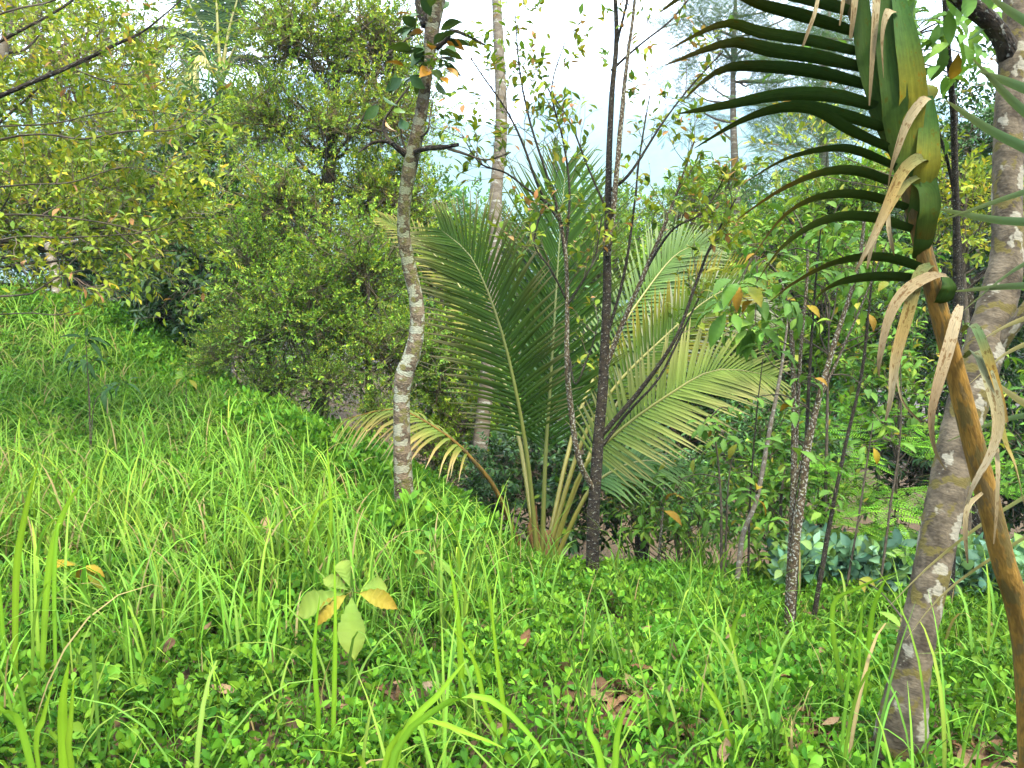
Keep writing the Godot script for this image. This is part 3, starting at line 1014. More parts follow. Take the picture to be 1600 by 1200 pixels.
func make_young_palm():
	rng.seed = 23
	var base := foot(845, 850, 7.0)
	var t := thing("coconut_palm", "young coconut palm with spreading feather fronds and no trunk, middle of the slope", "palm", base)
	var dark := [Color(0.022, 0.050, 0.009), Color(0.025, 0.055, 0.009), Color(0.032, 0.060, 0.010), Color(0.07, 0.08, 0.018)]
	var F := []
	# control points, pairs, longest leaflet, facing, colours
	F.append([[[848, 835, 6.95], [852, 720, 6.9], [860, 600, 6.85], [868, 470, 6.9], [876, 350, 7.0], [884, 262, 7.2]], 66, 1.05, Vector3(0.05, 0.15, 1), dark, {"stem": [Color(0.15, 0.15, 0.03), Color(0.10, 0.12, 0.025), Color(0.08, 0.10, 0.02)], "single": true, "wide": 0.034, "from": 0.22, "fall": 0.06, "a0": 0.95, "a1": 0.42}])
	F.append([[[838, 835, 6.9], [826, 730, 6.75], [806, 610, 6.6], [778, 500, 6.5], [738, 405, 6.5], [690, 360, 6.6]], 58, 0.86, Vector3(-0.1, 0.35, 1), [Color(0.025, 0.053, 0.009), Color(0.029, 0.056, 0.010), Color(0.055, 0.068, 0.015), Color(0.21, 0.175, 0.09)], {"stem": [Color(0.16, 0.16, 0.03), Color(0.12, 0.13, 0.025), Color(0.10, 0.10, 0.02)], "single": true, "wide": 0.034, "from": 0.27, "fall": 0.12, "a0": 1.15, "a1": 0.5}])
	F.append([[[866, 835, 6.85], [905, 745, 6.6], [960, 680, 6.4], [1040, 620, 6.3], [1120, 578, 6.3], [1208, 588, 6.35]], 56, 0.66, Vector3(0.05, 0.55, 0.85), [Color(0.10, 0.15, 0.03), Color(0.14, 0.175, 0.04), Color(0.19, 0.195, 0.06), Color(0.22, 0.19, 0.08)], {"single": true, "wide": 0.034, "from": 0.28, "fall": 0.12, "a0": 1.25, "a1": 0.55}])
	F.append([[[812, 845, 6.7], [780, 775, 6.4], [735, 715, 6.2], [690, 675, 6.1], [620, 640, 6.15], [540, 655, 6.2]], 34, 0.5, Vector3(0, 1, 0.25), [Color(0.07, 0.11, 0.02), Color(0.11, 0.12, 0.025), Color(0.21, 0.15, 0.05), Color(0.24, 0.19, 0.10)], {"from": 0.42, "fall": 0.55, "a0": 1.1, "a1": 0.5, "lift": -0.1, "rachis": M.cane, "missing": 0.3}])
	F.append([[[858, 830, 7.05], [905, 700, 7.1], [960, 605, 7.2], [1040, 525, 7.3], [1110, 465, 7.4], [1195, 425, 7.5]], 54, 0.62, Vector3(-0.35, 0.25, 0.9), [Color(0.03, 0.062, 0.010), Color(0.045, 0.078, 0.011), Color(0.11, 0.105, 0.013), Color(0.17, 0.12, 0.015)], {"from": 0.35, "fall": 0.02, "a0": 1.05, "a1": 0.4}])
	F.append([[[864, 832, 7.2], [930, 690, 7.6], [1000, 580, 7.9], [1070, 500, 8.1], [1130, 470, 8.2], [1190, 480, 8.3]], 54, 0.7, Vector3(0.3, 0.6, 0.7), [Color(0.10, 0.125, 0.06), Color(0.15, 0.16, 0.095), Color(0.20, 0.195, 0.13)], {"from": 0.3, "fall": 0.2}])
	F.append([[[856, 828, 7.2], [900, 660, 7.7], [960, 530, 8.1], [1020, 440, 8.4], [1060, 395, 8.6], [1100, 380, 8.8]], 54, 0.8, Vector3(0.1, 0.3, 1), [Color(0.06, 0.11, 0.025), Color(0.11, 0.16, 0.06), Color(0.18, 0.20, 0.09)], {"from": 0.3, "fall": 0.12}])
	F.append([[[836, 832, 7.2], [812, 690, 7.6], [775, 560, 8.0], [720, 450, 8.2], [660, 380, 8.3], [600, 342, 8.4]], 40, 0.42, Vector3(0.1, 0.4, 1), [Color(0.05, 0.08, 0.015), Color(0.11, 0.12, 0.025), Color(0.24, 0.19, 0.06)], {"from": 0.35, "fall": 0.15}])
	F.append([[[872, 840, 6.8], [915, 775, 6.7], [960, 735, 6.7], [1010, 720, 6.8], [1060, 730, 6.9]], 26, 0.55, Vector3(0.1, 0.8, 0.5), [Color(0.05, 0.10, 0.03), Color(0.10, 0.16, 0.05)], {"from": 0.3, "fall": 0.35}])
	for f in F:
		var pts := path(f[0])
		pts[0] = base + (pts[0] - base) * 0.6
		pts[0].y = base.y + 0.05
		frond(t, pts, 0.026, f[1], f[2], f[3], f[4], f[5])
	# fibrous sheaths at the foot
	for k in 6:
		var a := rf(0, TAU)
		var o := base + Vector3(cos(a) * 0.07, 0.0, sin(a) * 0.07)
		var s := Sheet.new()
		var up := Vector3(cos(a) * rf(0.1, 0.35), 1, sin(a) * 0.25).normalized()
		var h := rf(0.3, 0.6)
		s.strap([o, o + up * h * 0.4, o + up * h * 0.75 + rdir() * 0.03, o + up * h + rdir() * 0.06], [0.12, 0.14, 0.10, 0.02], Vector3(-sin(a), 0, cos(a)), 0.5, [Color(0.16, 0.09, 0.04), Color(0.30, 0.17, 0.07), Color(0.24, 0.13, 0.06)], 0.9)
		part("leaf_sheath", s.done(), M.dry, t)

func make_far_palm():
	rng.seed = 29
	var c := at(345, 130, 21.0)
	var base := on_ground(c.x, c.z)
	var t := thing("coconut_palm", "tall coconut palm behind the trees at the upper left", "palm", base)
	part("trunk", tube([base, base.lerp(c, 0.5) + Vector3(0.25, 0, 0), c], [0.2, 0.15, 0.13], 14, 8, 0.03, 0.05), M.bark_pale, t)
	var k := 0
	for f in [[210, 60, 23.0, 0.9], [250, -60, 22.0, 0.5], [330, -140, 21.0, 0.3], [400, -90, 21.0, 0.4], [450, 20, 20.0, 0.6], [270, 200, 20.0, 1.3], [430, 150, 22.5, 1.0], [230, 110, 20.0, 1.1], [300, -80, 23.0, 0.4], [380, -40, 23.0, 0.5]]:
		var e := at(f[0], f[1], f[2])
		var m := c.lerp(e, 0.5) + Vector3(0, 0.9 * f[3], 0)
		frond(t, [c, c.lerp(m, 0.5) + Vector3(0, 0.25, 0), m, m.lerp(e, 0.55) + Vector3(0, 0.2, 0), e], 0.06, 60, 1.15, Vector3(0, 1, 0.5), [Color(0.025, 0.05, 0.014), Color(0.035, 0.06, 0.02), Color(0.07, 0.09, 0.035)] if k != 5 else [Color(0.25, 0.25, 0.08), Color(0.35, 0.30, 0.12)], {"from": 0.15, "fall": 0.55, "wide": 0.075, "lift": 0.1})
		k += 1
	for i in 5:
		var s := Sheet.new()
		var o := c + Vector3(rf(-0.2, 0.5), -0.1, rf(0, 0.4))
		s.strap([o, o + Vector3(0.12, -0.3, 0.1), o + Vector3(0.2 + rf(-0.1, 0.1), -0.9, 0.1), o + Vector3(0.22, -1.5, 0.1)], [0.10, 0.25, 0.3, 0.05], Vector3(1, 0, 0.3), 0.6, [Color(0.10, 0.08, 0.06), Color(0.06, 0.05, 0.045)])
		part("dead_spathe", s.done(), M.dry, t)

# ---------------------------------------------------------------- the big frond close to the camera on the right
func ribbon(parent: Node3D, called: String, ctrl: Array, widths: Array, cols: Array, mat: Material, fold := 0.3, side := Vector3.ZERO, twist := 0.0, mid := 1.15) -> MeshInstance3D:
	var pts := path(ctrl)
	var q := []
	for i in 15:
		q.append(spline(pts, i / 14.0))
	var s := Sheet.new()
	var across := side
	if across == Vector3.ZERO:
		var tan: Vector3 = (pts[pts.size() - 1] - pts[0]).normalized()
		across = tan.cross(Vector3(0.1, 0.45, 1.0)).normalized()
	s.strap(q, widths, across, fold, cols, mid, twist)
	return part(called, s.done(), mat, parent)

func make_near_frond():
	rng.seed = 31
	var g := foot(1640, 1330, 1.75)
	var t := thing("palm_frond", "large palm frond with ochre stalk and drooping dry tips, close at right", "palm frond", g)
	var stalk := [[1640, 1330, 1.75], [1605, 1060, 1.62], [1560, 850, 1.52], [1508, 640, 1.46], [1455, 440, 1.43], [1420, 300, 1.42], [1385, 180, 1.42], [1345, 60, 1.43], [1310, -60, 1.45], [1250, -220, 1.5]]
	var sp := path(stalk)
	sp[0] = g
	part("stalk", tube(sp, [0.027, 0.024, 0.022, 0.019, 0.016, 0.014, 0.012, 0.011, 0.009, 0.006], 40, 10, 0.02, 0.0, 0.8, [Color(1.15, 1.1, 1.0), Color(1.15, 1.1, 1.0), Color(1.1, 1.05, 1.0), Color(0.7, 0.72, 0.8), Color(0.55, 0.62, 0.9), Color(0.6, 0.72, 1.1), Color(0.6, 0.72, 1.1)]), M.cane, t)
	var dk := [Color(0.021, 0.042, 0.010), Color(0.024, 0.047, 0.010), Color(0.024, 0.046, 0.010), Color(0.038, 0.05, 0.010)]
	var yel := [Color(0.023, 0.044, 0.010), Color(0.026, 0.049, 0.010), Color(0.036, 0.052, 0.009), Color(0.08, 0.06, 0.010)]
	var w := [0.016, 0.024, 0.026, 0.023, 0.015, 0.002]
	# leaflets on the left, from the top down
	var L := [
		[[1285, -60, 1.45], [1220, -85, 1.40], [1120, -40, 1.36], [1030, 20, 1.34]],
		[[1300, 20, 1.44], [1240, -8, 1.40], [1170, -20, 1.37], [1090, -40, 1.35]],
		[[1313, 55, 1.44], [1262, 30, 1.41], [1185, 8, 1.38], [1120, -25, 1.36]],
		[[1322, 85, 1.43], [1270, 65, 1.40], [1190, 52, 1.37], [1130, 38, 1.35], [1045, 78, 1.33]],
		[[1330, 110, 1.43], [1275, 90, 1.40], [1205, 80, 1.37], [1140, 68, 1.35], [1040, 102, 1.33]],
		[[1340, 140, 1.43], [1290, 118, 1.40], [1215, 108, 1.37], [1130, 110, 1.35], [1065, 160, 1.34]],
		[[1352, 172, 1.42], [1305, 152, 1.39], [1225, 150, 1.36], [1140, 165, 1.34], [1060, 178, 1.33]],
		[[1362, 205, 1.42], [1320, 182, 1.39], [1245, 168, 1.36], [1170, 185, 1.34], [1085, 232, 1.33]],
		[[1375, 238, 1.42], [1330, 205, 1.38], [1270, 172, 1.35], [1190, 175, 1.33], [1110, 215, 1.32]],
		[[1388, 268, 1.42], [1345, 240, 1.38], [1300, 235, 1.35], [1230, 250, 1.33], [1165, 285, 1.32]],
		[[1398, 298, 1.42], [1350, 272, 1.38], [1290, 272, 1.35], [1220, 300, 1.33], [1150, 345, 1.32]],
		[[1408, 330, 1.42], [1350, 308, 1.38], [1280, 312, 1.35], [1220, 345, 1.33], [1165, 420, 1.32]],
		[[1418, 362, 1.42], [1360, 340, 1.38], [1290, 345, 1.35], [1225, 385, 1.33], [1180, 445, 1.33]],
		[[1436, 425, 1.43], [1385, 405, 1.39], [1310, 412, 1.36], [1240, 445, 1.34], [1200, 475, 1.33]],
		[[1440, 440, 1.43], [1390, 435, 1.39], [1330, 440, 1.36], [1290, 455, 1.34], [1265, 480, 1.33]],
	]
	for i in L.size():
		for k in stalk.size() - 1:            # rooted on the stalk
			if L[i][0][1] <= stalk[k][1] and L[i][0][1] >= stalk[k + 1][1]:
				var f: float = (L[i][0][1] - stalk[k][1]) / float(stalk[k + 1][1] - stalk[k][1])
				L[i][0][0] = lerpf(stalk[k][0], stalk[k + 1][0], f)
				L[i][0][2] = lerpf(stalk[k][2], stalk[k + 1][2], f)
		var ws := []
		var wk := rf(0.82, 1.12)
		for x in w:
			ws.append(x * wk)
		var cs := []
		var tone := rf(0.8, 1.2)
		for c in (yel if i > 9 or i == 3 else dk):
			cs.append(Color(c.r * tone, c.g * tone, c.b * tone))
		if rng.randf() < 0.35:
			cs.append(Color(0.13, 0.085, 0.03).lerp(cs[3], rng.randf() * 0.7))
		# they lie above the eye and tilt away, so their undersides show
		var run := (at(L[i][-1][0], L[i][-1][1], L[i][-1][2]) - at(L[i][0][0], L[i][0][1], L[i][0][2])).normalized()
		var m := ribbon(t, "leaflet", L[i], ws, cs, M.frond, rf(0.2, 0.5), run.cross(Vector3(rf(-0.15, 0.15), 0.75, -0.65 + rf(-0.2, 0.2))).normalized(), 0.0, 1.2)
		if i == 14:
			m.set_meta("label", "short leaflet curling brown")
	# broad folded leaflets on the right of the stalk
	var patchy := [Color(0.022, 0.055, 0.012), Color(0.03, 0.065, 0.012), Color(0.12, 0.11, 0.012), Color(0.035, 0.065, 0.012), Color(0.03, 0.06, 0.012)]
	var R := [
		[[[1345, -20, 1.43], [1352, 80, 1.41], [1378, 170, 1.41], [1405, 240, 1.42]], [0.02, 0.038, 0.042, 0.03], dk],
		[[[1372, -60, 1.43], [1386, 60, 1.40], [1398, 170, 1.39], [1408, 270, 1.41]], [0.03, 0.045, 0.045, 0.02], dk],
		[[[1395, -40, 1.42], [1415, 60, 1.38], [1426, 150, 1.38], [1418, 260, 1.40], [1412, 300, 1.42]], [0.008, 0.040, 0.046, 0.04, 0.015], patchy],
		[[[1452, 150, 1.40], [1450, 200, 1.39], [1448, 260, 1.38], [1440, 320, 1.40], [1420, 360, 1.43]], [0.01, 0.034, 0.042, 0.04, 0.016], patchy],
		[[[1448, 262, 1.40], [1452, 320, 1.38], [1444, 380, 1.40], [1432, 405, 1.43]], [0.02, 0.036, 0.034, 0.015], dk],
		[[[1424, 285, 1.40], [1448, 300, 1.38], [1450, 350, 1.38], [1440, 400, 1.42]], [0.012, 0.03, 0.034, 0.02], yel],
		[[[1475, 430, 1.42], [1482, 450, 1.40], [1476, 470, 1.41], [1462, 478, 1.43]], [0.006, 0.026, 0.03, 0.015], dk],
	]
	for r in R:
		ribbon(t, "leaflet", r[0], r[1], r[2], M.frond, 0.35, Vector3(1, 0.1, 0.25), 0.0, 1.1)
	var dry := [Color(0.286, 0.211, 0.116), Color(0.326, 0.256, 0.151), Color(0.245, 0.179, 0.099), Color(0.170, 0.122, 0.064)]
	var half := [Color(0.068, 0.090, 0.029), Color(0.150, 0.141, 0.052), Color(0.286, 0.192, 0.070), Color(0.326, 0.256, 0.157), Color(0.204, 0.141, 0.075)]
	var dw := [0.012, 0.020, 0.022, 0.018, 0.012, 0.004]
	var D := [
		[[[1285, -60, 1.41], [1275, 10, 1.38], [1262, 50, 1.38], [1250, 84, 1.39]], dry, [0.006, 0.009, 0.008, 0.003]],
		[[[1316, -70, 1.41], [1318, -10, 1.38], [1312, 40, 1.38]], dry, [0.012, 0.01, 0.003]],
		[[[1335, -80, 1.41], [1334, 0, 1.38], [1328, 60, 1.39]], dry, [0.02, 0.016, 0.008]],
		[[[1368, -70, 1.40], [1368, 0, 1.37], [1362, 90, 1.37], [1358, 165, 1.39]], dry, [0.018, 0.020, 0.014, 0.004]],
		[[[1402, 20, 1.39], [1384, 22, 1.36], [1376, 60, 1.36], [1380, 122, 1.38]], dry, [0.008, 0.02, 0.016, 0.003]],
		[[[1455, 155, 1.38], [1440, 158, 1.35], [1415, 190, 1.34], [1398, 235, 1.34], [1390, 265, 1.35], [1386, 300, 1.37]], dry, [0.004, 0.02, 0.028, 0.028, 0.018, 0.006]],
		[[[1450, 255, 1.40], [1435, 248, 1.36], [1405, 272, 1.34], [1375, 340, 1.33], [1350, 395, 1.33], [1335, 425, 1.34]], half, [0.01, 0.024, 0.028, 0.022, 0.014, 0.004]],
		[[[1440, 275, 1.40], [1415, 288, 1.36], [1385, 330, 1.34], [1365, 375, 1.34], [1355, 420, 1.35]], half, [0.01, 0.016, 0.018, 0.012, 0.003]],
		[[[1388, 320, 1.38], [1388, 355, 1.36], [1395, 385, 1.36], [1398, 400, 1.37]], dry, [0.006, 0.010, 0.008, 0.002]],
		[[[1480, 432, 1.40], [1455, 432, 1.36], [1415, 455, 1.34], [1390, 495, 1.33], [1375, 560, 1.33], [1374, 590, 1.34]], [Color(0.177, 0.128, 0.070), Color(0.245, 0.179, 0.099), Color(0.258, 0.186, 0.104), Color(0.190, 0.128, 0.064)], [0.012, 0.024, 0.026, 0.020, 0.012, 0.003]],
		[[[1455, 415, 1.41], [1435, 430, 1.37], [1418, 490, 1.35], [1400, 560, 1.34], [1393, 620, 1.34], [1384, 658, 1.35]], half, [0.014, 0.026, 0.026, 0.022, 0.012, 0.004]],
		[[[1500, 478, 1.41], [1492, 500, 1.37], [1480, 545, 1.35], [1465, 600, 1.34], [1455, 650, 1.34], [1460, 700, 1.35], [1478, 735, 1.36]], [Color(0.299, 0.230, 0.151), Color(0.313, 0.237, 0.145), Color(0.258, 0.179, 0.099), Color(0.177, 0.122, 0.064), Color(0.231, 0.173, 0.099)], [0.012, 0.024, 0.026, 0.022, 0.014, 0.008, 0.002]],
		[[[1505, 520, 1.43], [1520, 512, 1.38], [1540, 560, 1.36], [1560, 620, 1.35], [1572, 660, 1.36]], [Color(0.204, 0.192, 0.087), Color(0.068, 0.115, 0.052), Color(0.272, 0.160, 0.035), Color(0.326, 0.218, 0.081)], [0.012, 0.024, 0.026, 0.018, 0.008]],
		[[[1508, 560, 1.43], [1525, 552, 1.38], [1548, 605, 1.35], [1560, 660, 1.34], [1548, 710, 1.34], [1520, 760, 1.35], [1508, 800, 1.37]], [Color(0.109, 0.141, 0.070), Color(0.204, 0.205, 0.116), Color(0.326, 0.243, 0.128), Color(0.340, 0.269, 0.174), Color(0.286, 0.211, 0.128)], [0.012, 0.024, 0.028, 0.024, 0.016, 0.010, 0.004]],
		[[[1560, 650, 1.36], [1568, 690, 1.35], [1585, 730, 1.35], [1600, 790, 1.36]], [Color(0.136, 0.141, 0.029), Color(0.299, 0.218, 0.070), Color(0.313, 0.256, 0.151)], [0.018, 0.018, 0.014, 0.005]],
		[[[1556, 700, 1.37], [1558, 740, 1.35], [1556, 800, 1.36], [1552, 850, 1.37]], dry, [0.012, 0.012, 0.010, 0.004]],
		[[[1535, 770, 1.37], [1512, 792, 1.36], [1508, 830, 1.36], [1512, 880, 1.37]], dry, [0.006, 0.012, 0.010, 0.003]],
		[[[1408, 540, 1.36], [1402, 590, 1.34], [1412, 630, 1.34], [1440, 660, 1.35]], dry, [0.003, 0.004, 0.005, 0.004]],
	]
	for d in D:
		ribbon(t, "dry_leaflet", d[0], d[2].map(func(x): return x * 0.8), d[1].map(func(c): return Color(c.r * 0.82, c.g * 0.85, c.b * 0.8)), M.dry, rf(0.3, 0.8), Vector3.ZERO, rf(-1.4, 1.4), 0.85)
	# blades of a neighbouring frond that reach in from the right edge
	var t2 := thing("palm_frond", "narrow blue-green palm blades reaching in from the right edge", "palm frond", at(1760, 420, 1.9))
	part("stalk", tube(path([[1860, 1300, 1.9], [1830, 900, 1.9], [1790, 600, 1.9], [1750, 350, 1.9], [1700, 100, 1.9], [1650, -100, 1.9]]), [0.03, 0.026, 0.02, 0.016, 0.012, 0.01], 20, 8, 0.02), M.cane, t2)
	var blue := [Color(0.045, 0.085, 0.04), Color(0.055, 0.10, 0.048), Color(0.07, 0.11, 0.048), Color(0.11, 0.12, 0.048)]
	var pale := [Color(0.075, 0.11, 0.04), Color(0.12, 0.145, 0.05), Color(0.22, 0.19, 0.08), Color(0.28, 0.23, 0.13)]
	for b in [
		[[[1735, 300, 1.9], [1640, 250, 1.8], [1550, 205, 1.7], [1478, 157, 1.65]], blue],
		[[[1720, 200, 1.9], [1650, 160, 1.8], [1580, 130, 1.72], [1530, 112, 1.68]], blue],
		[[[1725, 240, 1.9], [1660, 215, 1.8], [1590, 165, 1.72], [1520, 92, 1.68]], blue],
		[[[1755, 360, 1.9], [1660, 350, 1.8], [1560, 345, 1.7], [1460, 325, 1.62]], blue],
		[[[1760, 300, 1.9], [1680, 280, 1.8], [1600, 302, 1.72], [1470, 345, 1.62]], blue],
		[[[1775, 440, 1.9], [1680, 448, 1.8], [1590, 448, 1.7], [1488, 456, 1.62]], blue],
		[[[1770, 380, 1.9], [1690, 385, 1.8], [1600, 415, 1.72], [1500, 490, 1.62]], blue],
		[[[1785, 480, 1.9], [1690, 480, 1.8], [1600, 500, 1.72], [1535, 530, 1.66]], pale],
		[[[1790, 520, 1.9], [1690, 520, 1.8], [1590, 545, 1.7], [1515, 600, 1.64]], pale],
		[[[1800, 600, 1.9], [1700, 640, 1.8], [1620, 640, 1.72], [1545, 590, 1.66]], pale],
		[[[1820, 760, 1.9], [1700, 790, 1.75], [1590, 850, 1.62], [1480, 925, 1.55], [1415, 1000, 1.5]], pale],
		[[[1815, 690, 1.9], [1680, 740, 1.75], [1560, 805, 1.62], [1460, 880, 1.55], [1385, 952, 1.5]], pale],
		[[[1810, 640, 1.9], [1700, 640, 1.8], [1580, 655, 1.7], [1480, 690, 1.62]], blue],
		[[[1700, 90, 1.9], [1650, 60, 1.8], [1590, 25, 1.72], [1540, -10, 1.68]], blue]]:
		ribbon(t2, "leaflet", b[0], [0.016, 0.024, 0.022, 0.016, 0.002], b[1], M.leaf, 0.4, Vector3(0.1, 0.8, 0.5), 0.0, 0.95)

# ---------------------------------------------------------------- single trees in front
func make_left_trunk():
	rng.seed = 41
	var b := foot(634, 822, 5.5)
	var t := thing("forked_tree", "crooked tree with pale lichen-blotched trunk and tuft of big glossy leaves", "tree", b)
	var tr := path([[634, 830, 5.5], [631, 760, 5.5], [627, 690, 5.5], [628, 625, 5.5], [632, 585, 5.5], [644, 555, 5.5], [651, 520, 5.5], [650, 470, 5.5], [640, 420, 5.5], [631, 370, 5.5], [633, 310, 5.5], [643, 245, 5.5], [656, 190, 5.5], [664, 140, 5.5], [670, 90, 5.5], [676, 40, 5.5], [684, -40, 5.5], [690, -160, 5.5]])
	tr[0] = b - Vector3(0, 0.1, 0)
	part("trunk", tube(tr, [0.078, 0.068, 0.062, 0.060, 0.070, 0.064, 0.056, 0.052, 0.048, 0.045, 0.044, 0.052, 0.045, 0.040, 0.044, 0.055, 0.08, 0.09], 70, 14, 0.06, 0.03, 0.5, [Color(0.85, 0.8, 0.75), Color(0.9, 0.85, 0.8), Color(1.1, 1.1, 1.1), Color(1.15, 1.15, 1.1), Color(1, 1, 0.95), Color(0.6, 0.62, 0.5), Color(0.5, 0.55, 0.42), Color(0.55, 0.55, 0.5), Color(0.75, 0.72, 0.68), Color(0.5, 0.5, 0.45), Color(0.22, 0.23, 0.2)]), M.bark_lichen, t)
	var leaves := []
	for a in [
		[[[643, 240, 5.5], [665, 232, 5.4], [695, 230, 5.35], [716, 226, 5.3]], 0.022, 0.014],
		[[[700, 232, 5.35], [725, 240, 5.3], [760, 250, 5.3], [798, 238, 5.25]], 0.012, 0.005],
		[[[640, 245, 5.5], [622, 232, 5.45], [608, 222, 5.4], [585, 222, 5.4], [560, 238, 5.35]], 0.028, 0.006],
		[[[612, 225, 5.4], [600, 205, 5.4], [602, 185, 5.4], [620, 160, 5.35], [640, 135, 5.3]], 0.016, 0.006],
		[[[606, 207, 5.4], [590, 203, 5.4], [574, 200, 5.35]], 0.010, 0.005],
		[[[682, 75, 5.5], [698, 62, 5.45], [706, 48, 5.4], [735, 58, 5.35], [765, 75, 5.3]], 0.024, 0.006],
		[[[655, 215, 5.5], [668, 205, 5.4], [672, 180, 5.4], [676, 160, 5.4]], 0.010, 0.004],
		[[[636, 240, 5.5], [628, 215, 5.45], [626, 195, 5.4]], 0.010, 0.004],
		[[[668, 40, 5.5], [660, 10, 5.5], [662, -30, 5.5]], 0.05, 0.05]]:
		var p := path(a[0])
		part("branch", tube(p, [a[1], lerpf(a[1], a[2], 0.6), a[2]], 12, 7, 0.08), M.bark_dark if a[1] > 0.02 else M.bark_twig, t)
	for i in 58:
		var c := at(rf(662, 680), rf(35, 125), 5.47)
		var d := Vector3(rf(-1, 1), rf(-0.55, 0.45), rf(-0.25, 1.0)).normalized()
		leaves.append(Transform3D(aim(d, Vector3.UP + rdir() * 0.6).scaled_local(Vector3.ONE * rf(0.65, 1.1)), c + d * rf(0.06, 0.17)))
	for s in [[598, 150], [625, 185], [620, 165], [592, 165], [603, 190], [640, 118], [618, 115], [628, 122]]:
		leaves.append(Transform3D(aim(Vector3(rf(-0.6, 0.6), -0.5, rf(0, 0.4)), rdir()).scaled_local(Vector3.ONE * 0.9), at(s[0], s[1], 5.3)))
	leaf_parts(t, leaves, S.one_thick, M.gloss)

func make_pale_trunk():
	rng.seed = 43
	var b := foot(738, 830, 9.6)
	var t := thing("tall_tree", "tall straight tree with slim pale grey-brown trunk behind the palm", "tree", b)
	var tr := path([[738, 830, 9.6], [745, 740, 9.6], [757, 640, 9.6], [766, 520, 9.6], [773, 400, 9.6], [775, 300, 9.6], [783, 210, 9.6], [781, 100, 9.6], [776, 0, 9.6], [772, -150, 9.6], [770, -350, 9.6]])
	tr[0] = b - Vector3(0, 0.1, 0)
	part("trunk", tube(tr, [0.115, 0.105, 0.10, 0.092, 0.085, 0.082, 0.08, 0.07, 0.062, 0.05, 0.03], 44, 10, 0.03, 0.03, 0.5), M.bark_pale, t)
	crown(t, [[770, -420, 9.6, 200, 150, 1.4, 260], [660, -300, 9.8, 120, 90, 1.0, 120]], S.small, M.leaf, Color.WHITE, -0.1, 1.6, 1.0, 0.014)
	limbs(t, tr, [[770, -420, 9.6, 200, 150, 1.4, 0], [660, -300, 9.8, 120, 90, 1.0, 0]], 4, 0.03, M.bark_pale, 0.7)

